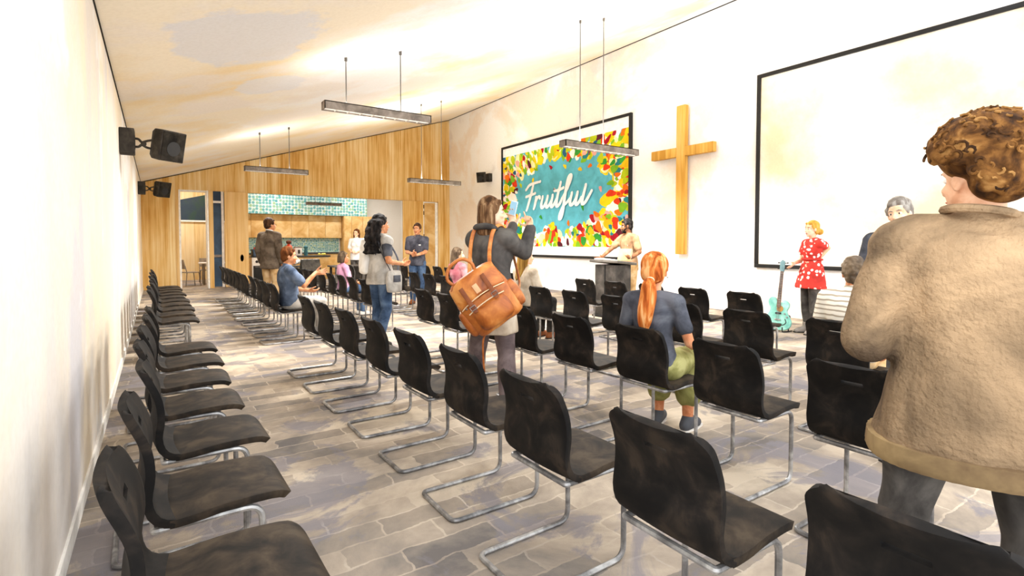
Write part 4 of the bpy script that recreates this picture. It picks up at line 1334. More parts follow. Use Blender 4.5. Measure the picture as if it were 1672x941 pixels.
    def face(self, brow='dark', beard=False, glasses=False):
        hm, s = self.hm(), self.s
        for q in (1, -1):
            bm = bmesh.new(); add_ell(bm, self.H(.0695, q * .031, .004), (.012 * s, .0155 * s, .0085 * s), hm, 2); ey = obj('eye', bm, EYEW, self.root)
            bm = bmesh.new(); add_ell(bm, self.H(.0775, q * .030, .004), (.006 * s, .0068 * s, .0072 * s), hm, 2); obj('iris', bm, EYED, ey)
            bm = bmesh.new(); add_tube(bm, [self.H(.084, q * .014, .024), self.H(.084, q * .03, .031), self.H(.074, q * .05, .026)], [.003 * s, .004 * s, .002 * s], 8); obj('eyebrow', bm, HAIR[brow], self.root)
        bm = bmesh.new(); add_ell(bm, self.H(.0895, 0, -.064), (.006 * s, .023 * s, .0045 * s), hm, 2); add_ell(bm, self.H(.0888, 0, -.071), (.0065 * s, .018 * s, .0055 * s), hm, 2); obj('lips', bm, LIP[self.sk], self.root)
        if beard:
            bm = bmesh.new()
            add_ell(bm, self.H(.05, 0, -.098), (.045 * s, .05 * s, .028 * s), hm, 3)
            for q in (1, -1): add_tube(bm, [self.H(.08, q * .03, -.09), self.H(.055, q * .056, -.06), self.H(.01, q * .07, -.02)], [.016 * s, .013 * s, .006 * s], 8)
            add_tube(bm, [self.H(.085, -.032, -.06), self.H(.098, 0, -.05), self.H(.085, .032, -.06)], .007 * s, 8)
            baked('beard', bm, [('REMESH', dict(mode='VOXEL', voxel_size=.006)), ('SMOOTH', dict(factor=.5, iterations=2))], HAIR['black'], self.root)
        if glasses:
            g = None
            for q in (1, -1):
                bm = bmesh.new(); add_tube(bm, [self.H(.098, q * (.033 + .022 * math.cos(a)), .003 + .017 * math.sin(a)) for a in [2 * PI * i / 16 for i in range(16)]], .0018 * s, 6, True)
                add_tube(bm, [self.H(.098, q * .055, .006), self.H(.0, q * .085, .004)], .0018 * s, 6)
                obj('glasses_rim', bm, M['ink'], self.root)
        return self

    # -------- hair
    def hairmesh(self, bm, mat, vox=.008, amp=.006, sc=16, stretch=(1, 1, .3), name='hair', smooth=2):
        return baked(name, bm, [('REMESH', dict(mode='VOXEL', voxel_size=vox)), ('SMOOTH', dict(factor=.5, iterations=smooth))], mat, self.root, post=folds(amp, sc, stretch))

    def cap(self, bm, top=.0, side=.0, back=.0, front=.0):
        hm, s = self.hm(), self.s
        add_ell(bm, self.H(-.03 + front * .5, 0, .044 + top * .5), ((.098 + front * .5) * s, (.088 + side) * s, (.094 + top * .5) * s), hm, 3)
        add_ell(bm, self.H(-.052 - back * .5, 0, -.005), ((.066 + back * .5) * s, (.078 + side) * s, .088 * s), hm, 3)
        # side locks in front of the ears
        for q in (1, -1): add_cone(bm, self.H(.035, q * .066, .05), self.H(.022, q * .074, .01), .018 * s, .012 * s)
        add_cone(bm, self.H(.052, .035, .088), self.H(.052, -.035, .088), .022 * s, .022 * s)

    # -------- clothes
    def garment(self, name, bm, mat, vox=.011, amp=.006, sc=9, stretch=(1, 1, .5), smooth=3):
        return baked(name, bm, [('REMESH', dict(mode='VOXEL', voxel_size=vox)), ('SMOOTH', dict(factor=.5, iterations=smooth))], mat, self.root, post=folds(amp, sc, stretch, self.o.x))

    def top(self, mat, name='shirt', sleeve=.6, inf=.014, hem=None, flare=0.0, arm_inf=None, collar=True, **kw):
        """hem: lower edge height in metres (standing) or None for the hip"""
        bm = bmesh.new()
        self.torso(bm, -.06, .97, inf)
        j = self.J
        if hem is not None:
            up = j['neck'] - j['pelvis']
            t = (hem - j['pelvis'].z) / up.z
            T = TORSO_F if self.fem else TORSO_M
            rx, ry = T[2][1], T[2][2]
            add_loft(bm, [self.ring(.12, rx * .98, ry, inf), self.ring((t + .12) / 2, rx + flare * .5, ry + flare * .5, inf), self.ring(t + .01, rx + flare, ry + flare, inf), self.ring(t, rx + flare - .01, ry + flare - .01, inf)])
        ai = inf if arm_inf is None else arm_inf
        sl = sleeve if isinstance(sleeve, dict) else dict(L=sleeve, R=sleeve)
        for sd in 'LR': self.arm(bm, sd, ai, sl[sd])
        if collar:
            nk = j['neck']; d = (self.H(-.02, 0, -.06) - nk)
            add_cone(bm, nk - d * .3, nk + d * .12, .066 * self.s * (.9 if self.fem else 1) + inf * .5, .062 * self.s * (.85 if self.fem else 1) + inf * .3, 18)
        return self.garment(name, bm, mat, **kw)

    def pants(self, mat, name='trousers', upto=1.92, inf=.014, wide=0.01, topt=.10, **kw):
        bm = bmesh.new()
        self.torso(bm, -.14, topt, inf * .8)
        for sd in 'LR': self.leg(bm, sd, inf, upto, wide)
        if self.seat:
            for sd in 'LR': add_cone(bm, self.J['pelvis'] + V((-.01, .05 if sd == 'L' else -.05, -.0)), self.J['hip' + sd], .10 * self.s, .095 * self.s)
        return self.garment(name, bm, mat, **kw)

    def shoes(self, mat, inf=.010, boot=0.0, sole=None):
        for sd in 'LR':
            bm = bmesh.new()
            self.foot(bm, sd, inf)
            if boot: add_cone(bm, self.J['an' + sd], self.J['an' + sd].lerp(self.J['kn' + sd], boot), .045 * self.s + inf, .055 * self.s + inf)
            o = baked('shoe', bm, [('REMESH', dict(mode='VOXEL', voxel_size=.009)), ('SMOOTH', dict(factor=.5, iterations=2))], mat, self.root)
            for v in o.data.vertices: v.co.z = max(v.co.z, 0.004)
            bm = bmesh.new()
            an, toe = self.J['an' + sd], self.J['toe' + sd]
            d = toe - an; d.z = 0; d.normalize(); n_ = V((-d.y, d.x, 0))
            h = an - d * .085 * self.s; t = toe + d * .03 * self.s
            rg = [h + n_ * .03, h + n_ * -.03, h.lerp(t, .6) - n_ * .046, t - n_ * .026, t + n_ * .026, h.lerp(t, .6) + n_ * .046]
            add_loft(bm, [[V((p.x, p.y, z)) for p in rg] for z in (0.0, .016)])
            obj('sole', bm, sole or M['frame_black'], o, False)
        return self


exec_people = True
C_knit = cloth('tan_knit', ['#574737', '#78634B', '#987E60', '#B29471'], 2.2, 0.9)
C_charcoal = cloth('charcoal', ['#35322F', '#4B4743', '#605B55'], 5)
C_jacket = cloth('grey_jacket', ['#3D3A38', '#524E4A', '#68635D'], 4)
C_mauve = cloth('mauve_grey', ['#564A4A', '#6E605F', '#857674'], 5)
C_beige = cloth('beige', ['#B8A58D', '#CFBFA8', '#E0D3BF'], 5)
C_slate = cloth('slate_tee', ['#3B3D43', '#50525A', '#686A70'], 5)
C_olive = cloth('olive', ['#6E6A3A', '#8D8951', '#ABA66E'], 6)
C_cream = cloth('cream', ['#CDBfa6', '#E5DAC5', '#F3EBDA'], 6)
C_jeans = cloth('jeans', ['#2F4058', '#445875', '#5D728E'], 6)
C_denim = cloth('denim_shirt', ['#3F4A5C', '#566378', '#707D92'], 6)
C_tan = cloth('tan_polo', ['#86664A', '#A17F5E', '#B89674'], 6)
C_navy = cloth('navy_polo', ['#3A3A42', '#4D4D56', '#62626B'], 6)
C_white = cloth('white_tee', ['#D8D3CB', '#ECE8E1', '#F8F5F0'], 5)
C_grey = cloth('grey_vest', ['#9A958E', '#B5B0A8', '#CFCAC2'], 5)
C_pink = cloth('pink_tee', ['#C487A6', '#D8A0BC', '#E6BBD0'], 6)
C_rose = cloth('rose_top', ['#A95F68', '#BF7A82', '#D09A9E'], 6)
C_brownj = cloth('brown_jacket', ['#453A30', '#5C4F42', '#746657'], 5)
C_khaki = cloth('khaki', ['#B18A5A', '#C9A472', '#DBBC90'], 6)
C_black = cloth('black', ['#1E1C1A', '#2E2B28', '#413D39'], 6)
S_dark = plain('shoe_dark', '#2D2A28', 0.6)
S_grey = plain('shoe_grey', '#4A4B4F', 0.7)
S_brown = plain('boot_brown', '#8A4F28', 0.6)
S_white = plain('shoe_white', '#D9D4CC', 0.7)


def spotted(name, base, dot, sc, thr=(0.30, 0.36)):
    m, nt, b = nodes(name)
    co = coords(nt, 'Object')
    nz = N(nt, 'ShaderNodeTexNoise', Scale=sc * 0.5, Detail=3); nt.links.new(co, nz.inputs['Vector'])
    ad = N(nt, 'ShaderNodeVectorMath', operation='MULTIPLY_ADD'); nt.links.new(nz.outputs['Color'], ad.inputs[0]); ad.inputs[1].default_value = (.08, .08, .08); nt.links.new(co, ad.inputs[2])
    vo = N(nt, 'ShaderNodeTexVoronoi', Scale=sc); nt.links.new(ad.outputs[0], vo.inputs['Vector'])
    r = ramp(nt, [(thr[0], (1, 1, 1, 1)), (thr[1], (0, 0, 0, 1))]); nt.links.new(vo.outputs['Distance'], r.inputs['Fac'])
    n2 = N(nt, 'ShaderNodeTexNoise', Scale=7, Detail=4); nt.links.new(co, n2.inputs['Vector'])
    r2 = ramp(nt, [(.35, mul(lin(base), .7)), (.65, mul(lin(base), 1.15))]); nt.links.new(n2.outputs['Fac'], r2.inputs['Fac'])
    nt.links.new(mixc(nt, r.outputs['Color'], r2.outputs['Color'], lin(dot)), b.inputs['Base Color'])
    b.inputs['Roughness'].default_value = .9
    return m


C_red = spotted('red_floral', '#CF3226', '#F7EBE0', 15)
C_leopard = spotted('leopard_print', '#D9C7A8', '#3A2C22', 38, (0.36, 0.42))

# 1 ---------------- big curly-haired person in the foreground, seen from behind
p = Person('curly-haired person in a tan knit sweater, large in the right foreground', 2.083, 0.528, 22, 1.715, False, False, 'fair', vox=.0075, build=1.10,
           J=dict(shL=(-.015, .186, 1.385), shR=(-.015, -.186, 1.385), elL=(-.06, .275, 1.09), wrL=(.16, .15, 1.06), elR=(-.06, -.30, 1.10), wrR=(.15, -.17, 1.08), hipL=(0, .095, .93), knL=(.0, .16, .52), anL=(-.06, .2, .087), toeL=(.11, .24, .03), hipR=(0, -.095, .93), knR=(.02, -.15, .52), anR=(-.02, -.17, .087), toeR=(.15, -.2, .03)))
p.look(38, 2)
p.hand('L', d=(.7, -.6, .1), t=(.2, .1, .9), curl=38).hand('R', d=(.7, .6, .1), t=(.2, -.1, .9), curl=38)
p.body().face('chestnut')
p.pants(C_charcoal, inf=.008, wide=.045, amp=.010)
p.shoes(S_dark)
sw = p.top(C_knit, 'sweater', 1.92, .034, hem=.735, flare=.045, arm_inf=.028, collar=True, vox=.012, amp=.015, sc=7.5, stretch=(1, 1, .4))
# ribbed hem and neckband
bm = bmesh.new()
t0 = (.735 - p.J['pelvis'].z) / (p.J['neck'].z - p.J['pelvis'].z)
rgs = []
for t, dd in ((t0 - .035, .012), (t0 - .035, .034), (t0 + .0, .042), (t0 + .09, .038), (t0 + .09, .015)):
    rg = p.ring(t, TORSO_M[2][1] + .043, TORSO_M[2][2] + .043, dd, n=96)
    rgs.append([q + (q - sum(rg, V()) / 96).normalized() * (.0025 * (i % 2)) for i, q in enumerate(rg)])
add_loft(bm, rgs, cap=False)
obj('hem_band', bm, cloth('tan_rib', ['#6B563E', '#87704F', '#A0875F'], 4), sw)
bm = bmesh.new()
nk = p.J['neck'] + V((-.012, 0, .045)); d = (p.H(-.02, 0, -.06) - p.J['neck']).normalized(); u, w_ = basis(d)
add_tube(bm, [nk + u * .083 * math.cos(a) + w_ * .083 * math.sin(a) for a in [2 * PI * k / 40 for k in range(40)]], .013, 8, True)
obj('neckband', bm, C_knit, sw)
# curls
bm = bmesh.new()
rc = random.Random(5)
add_ell(bm, p.H(-.035, 0, .08), (.118, .130, .098), p.hm(), 3)
add_ell(bm, p.H(-.075, 0, -.01), (.066, .088, .072), p.hm(), 3)
dirs = []
for i in range(420):
    z = 1 - 2 * (i + .5) / 420
    a = i * 2.399963
    r_ = math.sqrt(1 - z * z)
    dirs.append(V((r_ * math.cos(a), r_ * math.sin(a), z)))
for dv in dirs:
    if dv.x > .45 and dv.z < .35: continue
    if dv.z < -.62: continue
    if dv.z < .02 and dv.x > -.55 and abs(dv.y) > .45 or dv.z < -.25 and dv.x > -.1: continue
    c = p.H(-.035 + dv.x * .128, dv.y * .142, .055 + dv.z * .130 - (.02 if dv.z < 0 else 0))
    add_ell(bm, c, tuple(rc.uniform(.02, .034) for _ in range(3)), None, 2)
hair = baked('hair', bm, [('REMESH', dict(mode='VOXEL', voxel_size=.007)), ('SMOOTH', dict(factor=.5, iterations=1))], HAIR['curly'], p.root)
bm = bmesh.new()
for n_, dv in enumerate(dirs):
    if n_ % 3 == 2: continue
    if dv.x > .45 and dv.z < .35 or dv.z < -.6 or (dv.z < -.25 and dv.x > -.1) or (dv.z < .02 and dv.x > -.55 and abs(dv.y) > .45): continue
    c = p.H(-.035 + dv.x * .146, dv.y * .160, .055 + dv.z * .148 - (.02 if dv.z < 0 else 0))
    w = (p.hm() @ dv).normalized(); u, vv = basis(w); ph = rc.uniform(0, 6)
    rr = rc.uniform(.010, .019)
    add_tube(bm, [c + (u * math.cos(ph + k * .75) + vv * math.sin(ph + k * .75)) * rr * (1 - .03 * k) + w * (.0022 * k - .008) for k in range(10)], [.0055 * (1 - .04 * k) for k in range(10)], 6)
obj('loose_curls', bm, HAIR['curly'], hair)

# 2 ---------------- person with the leather backpack, framing the screen with both hands
p = Person('brown-haired person in a grey jacket raising both hands towards the screen', 2.31, 3.69, 22, 1.77, True, False, 'fair', vox=.007,
           W=dict(elR=P(858, 414, 4.33), wrR=P(866, 372, 4.36), elL=P(825, 405, 4.42), wrL=P(838, 368, 4.6)),
           J=dict(knL=(.04, .18, .50), anL=(.0, .27, .085), toeL=(.16, .33, .03), knR=(.0, -.14, .50), anR=(-.06, -.21, .085), toeR=(.11, -.22, .03)))
p.look(-52, -2)
up_ = V((0, 0, 1))
p.hand('R', d=(.1, .25, 1), t=(.1, .9, .0), point=True, thumb=1.0).hand('L', d=(.25, .3, 1), t=(.1, -.9, .3), curl=22, thumb=1.0)
p.body().face('brown')
p.pants(C_mauve, upto=1.95, inf=.016, wide=.022, amp=.008)
p.shoes(S_dark)
p.top(C_beige, 'long_shirt', .3, .018, hem=.66, flare=.03, collar=False, amp=.008)
jk = p.top(C_jacket, 'jacket', 1.94, .034, hem=.86, flare=.0, arm_inf=.022, vox=.011, amp=.010, sc=8)
bm = bmesh.new()       # turned-down hood
nk = p.J['neck']
pts = [nk + V((-.075 - .035 * math.cos(a), .105 * math.sin(a), .025 + .02 * math.cos(a))) for a in [math.radians(k) for k in range(-150, 151, 20)]]
add_tube(bm, pts, [.010 + .018 * math.sin(PI * i / (len(pts) - 1)) for i in range(len(pts))], 12)
p.garment('hood', bm, C_jacket, amp=.006)
bm = bmesh.new()
p.cap(bm, .012, .008, .012)
for q in range(-7, 8):
    a = q / 7 * 1.85
    x, y = -.03 - .085 * math.cos(a), .094 * math.sin(a)
    zb = -.155 - .02 * (abs(q) / 7)
    add_cone(bm, p.H(x * .93, y * .96, .06), p.H(x * 1.04, y * 1.06, zb), .022, .021)
add_cone(bm, p.H(.05, .062, .03), p.H(.06, .078, -.13), .014, .008)
p.hairmesh(bm, HAIR['brown'], .008, .005, 26, (1, 1, .15))
# phone in the left hand
hp = p.J['wrL']
c, s_ = math.cos(p.a), math.sin(p.a)
wpos = P(838, 340, 4.6)
t = thing('mobile_phone', 'small pale blue phone held up in the left hand of the backpack wearer', 'phone', wpos, p.a + .2)
bm = bmesh.new(); add_box(bm, (0, 0, 0), (.009, .066, .125), Matrix.Rotation(.25, 3, 'X'), .004, 2); obj('phone_body', bm, plain('phone_pale', '#E4EEF2', .4), t)
bm = bmesh.new(); add_box(bm, (-.0052, 0, 0), (.001, .058, .112), Matrix.Rotation(.25, 3, 'X')); obj('phone_screen', bm, plain('phone_blue', '#9CC7DE', .3), t)

# leather backpack slung on one shoulder
LEA = wc('tan_leather', ['#7E3E14', '#A85A21', '#C47532', '#D9954F'], 4, 0.45, 0.45)
LEAD = wc('dark_leather', ['#6B3210', '#8E4A1A'], 6, 0.5, 0.4)
STITCH = plain('stitching', '#E8CDA6', .8)
BC = P(793, 487, 3.98)
t = thing('leather_backpack', 'large tan leather backpack tilted on the back of the person in a grey jacket', 'backpack', BC)
bu = (-RT * .58 + V((0, 0, 1)) * .815).normalized()         # bag's own up
bn = -FW.copy(); bn.z = 0; bn.normalize()                    # towards the viewer side
bn = (bn - bu * bn.dot(bu)).normalized()
br = bu.cross(bn).normalized()                               # bag's right
if br.dot(RT) < 0: br = -br


def B(x, y, z=0): return br * x + bu * y + bn * z


def sup(rx, rz, n=32, ex=3.2):
    return [(rx * math.copysign(abs(math.cos(a)) ** (2 / ex), math.cos(a)), rz * math.copysign(abs(math.sin(a)) ** (2 / ex), math.sin(a))) for a in [2 * PI * k / n for k in range(n)]]


bm = bmesh.new()
add_loft(bm, [[B(x, y, z) for x, z in sup(rx, rz)] for y, rx, rz in ((-.235, .15, .06), (-.225, .19, .085), (-.18, .215, .105), (-.02, .222, .115), (.13, .205, .105), (.20, .19, .085), (.225, .17, .06), (.23, .12, .03))])
baked('bag_body', bm, [('SUBSURF', dict(levels=1))], LEA, t, post=folds(.008, 11, (1, 1, 1)))
bm = bmesh.new()        # front pocket
add_loft(bm, [[B(x, y, z) for x, z in sup(rx, rz)] for y, rx, rz in ((-.215, .10, .10), (-.2, .15, .145), (-.12, .165, .155), (-.03, .16, .15), (-.015, .13, .11))])
pk = baked('front_pocket', bm, [('SUBSURF', dict(levels=1))], LEA, t, post=folds(.006, 11, (1, 1, 1)))
bm = bmesh.new(); add_tube(bm, [B(x, -.03 + .02 * math.cos(x * 9), .157 - abs(x) * .12) for x in [-.155 + .031 * k for k in range(11)]], .0045, 8); obj('stitch_line', bm, STITCH, pk)
bm = bmesh.new()        # top flap
fl = []
for y, zz in ((.235, .0), (.238, .06), (.215, .105), (.15, .125), (.06, .133), (.045, .128)):
    fl.append([B(x, y - .03 * (x / .2) ** 2, zz - .05 * abs(x / .2) ** 3) for x in [-.2 + .04 * k for k in range(11)]] + [B(x, y - .03 * (x / .2) ** 2 - .004, zz - .014 - .05 * abs(x / .2) ** 3) for x in [.2 - .04 * k for k in range(11)]])
add_loft(bm, fl); flp = baked('top_flap', bm, [('SUBSURF', dict(levels=1))], LEA, t, post=folds(.004, 9, (1, 1, 1)))
bm = bmesh.new(); add_tube(bm, [B(-.19 + .038 * k, .05 - .03 * ((-.19 + .038 * k) / .2) ** 2, .134 - .05 * abs((-.19 + .038 * k) / .2) ** 3) for k in range(11)], .004, 8); obj('piping', bm, STITCH, flp)
for q, x in enumerate((-.10, .09)):      # closing straps with buckles
    bm = bmesh.new()
    for yy0, yy1, z0, z1 in ((.17, .06, .128, .142), (.06, -.04, .142, .158)):
        Mx = Matrix((br, (B(0, yy1, z1) - B(0, yy0, z0)).normalized(), br.cross((B(0, yy1, z1) - B(0, yy0, z0)).normalized()))).transposed()
        add_box(bm, (B(x, yy0, z0) + B(x, yy1, z1)) / 2, (.034, (B(0, yy1, z1) - B(0, yy0, z0)).length, .006), Mx, .002)
    stp = obj('closing_strap', bm, LEAD, t)
    bm = bmesh.new(); add_tube(bm, [B(x + a, -.0 + b_, .158) for a, b_ in ((-.022, -.015), (.022, -.015), (.022, .015), (-.022, .015))], .0035, 8, True); obj('buckle', bm, M['chrome'], stp)
Mb = Matrix((br, bu, bn)).transposed()
bm = bmesh.new(); add_box(bm, B(.0, .105, .134), (.04, .07, .004), Mb, .001); obj('pale_patch', bm, plain('patch', '#E3B083', .7), flp)
bm = bmesh.new(); add_ell(bm, B(-.15, .02, .128), (.008, .008, .008), None, 2); obj('stud', bm, M['chrome'], t)
for sx in (-1, 1):        # side pockets
    bm = bmesh.new()
    add_loft(bm, [[B(sx * .20 + x, y, z) for x, z in sup(rx, rz, 20, 2.4)] for y, rx, rz in ((-.2, .02, .03), (-.19, .05, .065), (-.1, .06, .075), (.0, .055, .07), (.02, .04, .05))])
    baked('side_pocket', bm, [('SUBSURF', dict(levels=1))], LEA, t)
bm = bmesh.new(); add_tube(bm, crom([B(-.13, .2, .03), B(-.15, .28, .04), B(-.09, .345, .04), B(.02, .35, .04), B(.07, .28, .04), B(.05, .2, .03)], 6), .013, 10); obj('top_handle', bm, LEA, t)
shw = p.J['shL']
tow = lambda q: V((q.x * math.cos(p.a) - q.y * math.sin(p.a), q.x * math.sin(p.a) + q.y * math.cos(p.a), q.z)) + p.o - BC
for nm_, sd, off in (('shoulder_strap', 'L', .03), ('shoulder_strap', 'R', .02)):
    sh = p.J['sh' + sd]
    bm = bmesh.new()
    sg = 1 if sd == 'L' else -1
    mid = sh.lerp(p.J['neck'], .42)
    a0 = B(-.02 if sd == 'L' else .17, .19, -.02)
    pts = crom([a0, tow(mid + V((-.155, 0, -.10))), tow(mid + V((-.105, 0, .045))), tow(mid + V((.0, 0, .094))), tow(mid + V((.09, 0, .02))), tow(mid + V((.14, sg * .03, -.16))), tow(V((.08, sg * .215, 1.08))), B(-.15 if sd == 'L' else .2, -.14, -.04)], 7)
    add_tube(bm, pts, .016, 8, flat=.55)
    obj(nm_, bm, LEA, t)
bm = bmesh.new(); add_tube(bm, crom([B(-.14, -.21, .02), B(-.2, -.25, .03), B(-.2, -.25, .03) + V((0, 0, -.12)), B(-.2, -.25, .03) + V((0.01, 0, -.24))], 5), .011, 8, flat=.5); obj('hanging_strap', bm, LEA, t)

# 3 ---------------- ponytailed person, seated in the second row
p = Person('ginger person with a low ponytail in a slate tee, seated with back to viewer', 2.88, 2.46, 20, 1.70, True, True, 'warm', vox=.007, build=.93,
           J=dict(elR=(.02, -.24, .72), wrR=(.22, -.20, .66), elL=(.02, .24, .72), wrL=(.22, .16, .68), anR=(.36, -.13, .085), toeR=(.51, -.16, .03)))
p.look(6, 2)
p.hand('R', d=(.9, .3, -.2), t=(.2, .8, .5), curl=24).hand('L', d=(.9, -.3, -.2), t=(.2, -.8, .5), curl=24)
p.body().face('chestnut')
p.pants(C_olive, 'cropped_trousers', 1.62, .03, .03, amp=.012)
p.top(C_slate, 'tee_shirt', .62, .014, collar=False, amp=.007)
p.shoes(S_grey, sole=S_white)
bm = bmesh.new(); p.cap(bm, .01, .012, .02)
p.hairmesh(bm, HAIR['ginger'], .007, .004, 26, (1, 1, .15))
bm = bmesh.new()
tail = crom([p.H(-.135, 0, -.055), p.H(-.165, .0, -.09), p.H(-.16, .005, -.17), p.H(-.165, .02, -.27), p.H(-.155, .03, -.36), p.H(-.15, .03, -.42)], 6)
n_ = len(tail)
add_tube(bm, tail, [.022 + .036 * math.sin(PI * min(1, (i / (n_ - 1)) * 1.02)) ** .8 * (1 if i < n_ * .7 else 1) if i else .02 for i in range(n_)], 16)
for q in range(7):
    a = q * .9
    add_tube(bm, [c_ + V((.012 * math.sin(a), .04 * math.cos(a + i * .12) * math.sin(PI * i / (n_ - 1)), -.004 * i / n_)) for i, c_ in enumerate(tail)], [.012 * (1 - .6 * i / n_) for i in range(n_)], 8)
tl = p.hairmesh(bm, HAIR['ginger'], .007, .004, 24, (1, 1, .2), 'ponytail')
bm = bmesh.new(); c0 = p.H(-.142, 0, -.065); add_tube(bm, [c0 + V((.006 * math.sin(a), .026 * math.cos(a), .022 * math.sin(a))) for a in [2 * PI * k / 20 for k in range(20)]], .007, 8, True); obj('hair_tie', bm, STITCH, tl)
bm = bmesh.new(); add_ell(bm, p.H(-.004, -.088, -.04), (.005, .005, .005), None, 2); obj('earring', bm, M['chrome'], p.root)

# 4 ---------------- striped shirt, third row
p = Person('short-haired person in a cream striped shirt, seated, seen from behind', 4.34, 1.82, 12, 1.62, False, True, 'tan', vox=.008, lean=6)
p.look(12, 4)
p.body().face('dark')
p.pants(C_khaki, inf=.016)
m, nt, b = nodes('cloth_striped')
co_ = coords(nt, 'Object'); wv = N(nt, 'ShaderNodeTexWave', Scale=8.5, Distortion=2.0, Detail=2, bands_direction='Z'); nt.links.new(co_, wv.inputs['Vector'])
r_ = ramp(nt, [(.12, lin('#A99A85')), (.28, lin('#EFE6D3')), (1, lin('#F4ECDC'))]); nt.links.new(wv.outputs['Fac'], r_.inputs['Fac']); nt.links.new(r_.outputs['Color'], b.inputs['Base Color']); b.inputs['Roughness'].default_value = .9
p.top(m, 'striped_shirt', .7, .018, amp=.008); p.shoes(S_dark)
bm = bmesh.new(); p.cap(bm, .012, .0, .0); p.hairmesh(bm, wc('hair_brown_crop', ['#43362A', '#66543F', '#85725B'], 9, .6), .008, .012, 26, (1, 1, 1))

# 5 ---------------- grey-haired person beyond the shoulder
p = Person('grey-haired smiling person facing the viewer, mostly hidden behind the tan sweater shoulder', 5.10, 1.79, 195, 1.76, False, False, 'fair', vox=.008)
p.look(-16, 2, 8)
p.body().face('grey'); p.pants(C_charcoal); p.top(C_slate, 'shirt', .7); p.shoes(S_dark)
bm = bmesh.new(); p.cap(bm, .014, .002, .0, .006); p.hairmesh(bm, HAIR['grey'], .008, .007, 26, (1, 1, 1))

# 6 ---------------- red dress
p = Person('blonde person in a red floral dress, hand on hip, beside teal guitar', 8.33, 4.06, 150, 1.73, True, False, 'fair', vox=.008,
           W=dict(elL=P(1352, 405, 8.02), wrL=P(1328, 432, 7.95), wrR=P(1296, 430, 8.15)))
p.look(8, 0)
p.hand('L', d=(.5, -.6, -.2), t=(.4, .2, .9), curl=55).hand('R', d=(.6, .3, -.5), t=(.2, .6, .4), curl=15)
p.body().face('chestnut')
p.pants(C_charcoal, 'leggings', 1.97, .010, 0, amp=.004); p.shoes(wc('boot_taupe', ['#8D857C', '#A9A198'], 8), boot=.15)
bm = bmesh.new(); p.torso(bm, .22, .89, .013)
for sd in 'LR': p.arm(bm, sd, .017, .5)
rr_ = [(.40, .093, .128), (.30, .105, .145), (.12, .135, .18), (-.12, .155, .205), (-.40, .18, .235), (-.44, .178, .232)]
add_loft(bm, [p.ring(t_, a_, b_, .012, n=36) for t_, a_, b_ in rr_])
dr = p.garment('dress', bm, C_red, vox=.011, amp=.012, sc=11, stretch=(1, 1, .25))
bm = bmesh.new(); rg = p.ring(.41, .094, .129, .026, n=32); add_tube(bm, rg, .016, 8, True); obj('belt', bm, plain('belt_red', '#B92B22', .6), dr)
bm = bmesh.new(); p.cap(bm, .008, .004, .01); add_ell(bm, p.H(-.155, 0, -.035), (.05, .052, .05), None, 3); p.hairmesh(bm, HAIR['blonde'], .008, .005, 24, (1, 1, .5))

# 7 ---------------- speaker at the lectern
p = Person('bearded person in a tan polo shirt standing behind the dark lectern', 7.66, 7.18, 172, 1.86, False, False, 'brown', vox=.009, lean=5,
           W=dict(wrR=(7.20, 7.46, 1.13), wrL=(7.33, 6.80, 1.13)))
p.look(-26, 8)
p.hand('R', d=(.9, 0, -.2), t=(0, .9, .3), curl=12).hand('L', d=(.9, .1, -.2), t=(0, -.9, .3), curl=50)
p.body().face('black', True); p.pants(C_khaki); p.top(C_tan, 'polo_shirt', .75, .016, hem=.86, amp=.007); p.shoes(S_dark)
bm = bmesh.new(); p.cap(bm, .008, 0, 0); p.hairmesh(bm, HAIR['black'], .009, .005, 30, (1, 1, 1))
bm = bmesh.new(); c_ = p.J['shL'].lerp(p.J['pelvis'], .28) + V((.115, -.06, 0)); add_box(bm, c_, (.008, .07, .03), None, .003); obj('chest_badge', bm, C_white, p.root)

# 8 ---------------- long-haired blonde, third row
p = Person('person with long dark blonde hair and a beige coat seated beyond the backpack wearer', 4.36, 6.06, 6, 1.70, True, True, 'fair', vox=.009)
p.look(-20, 0)
p.body().face('chestnut'); p.pants(C_black, inf=.014); p.top(C_beige, 'coat', 1.9, .026, amp=.008); p.shoes(S_brown, boot=.3)
bm = bmesh.new(); p.cap(bm, .008, .01, .01)
for q in range(-6, 7):
    a = q / 6 * 1.9
    add_cone(bm, p.H(-.03 - .075 * math.cos(a), .085 * math.sin(a), .04), p.H(-.05 - .10 * math.cos(a * .8), .09 * math.sin(a), -.33 + .02 * abs(q)), .023, .02)
p.hairmesh(bm, HAIR['darkblonde'], .009, .008, 22, (1, 1, .15))

# 9 ---------------- black wavy hair, standing in the cross aisle
p = Person('person with long wavy black hair, in jeans, standing in the cross aisle', 2.50, 6.84, 14, 1.77, True, False, 'tan', vox=.0085,
           J=dict(elR=(-.06, -.27, 1.16), wrR=(.18, -.24, 1.12), elL=(-.04, .25, 1.16), wrL=(.17, .12, 1.12), anR=(-.10, -.08, .085), toeR=(.07, -.10, .03)))
p.look(-12, 0)
p.hand('R', d=(.9, .3, .0), t=(.1, .3, .9), curl=40).hand('L', d=(.8, -.4, .1), t=(.1, .2, .9), curl=30)
p.body().face('black'); p.pants(C_jeans, 'jeans', 1.97, .012, .016, amp=.006); p.shoes(S_dark)
p.top(C_slate, 'tee_shirt', .62, .016, hem=.90, amp=.006)
bm = bmesh.new(); p.torso(bm, .22, .90, .026, False)
add_loft(bm, [p.ring(t_, a_, b_, .022, n=28) for t_, a_, b_ in ((.35, .10, .135), (.12, .125, .17), (-.1, .14, .19), (-.2, .135, .185))])
p.garment('pale_wrap', bm, C_grey, amp=.016, sc=8)
bm = bmesh.new()
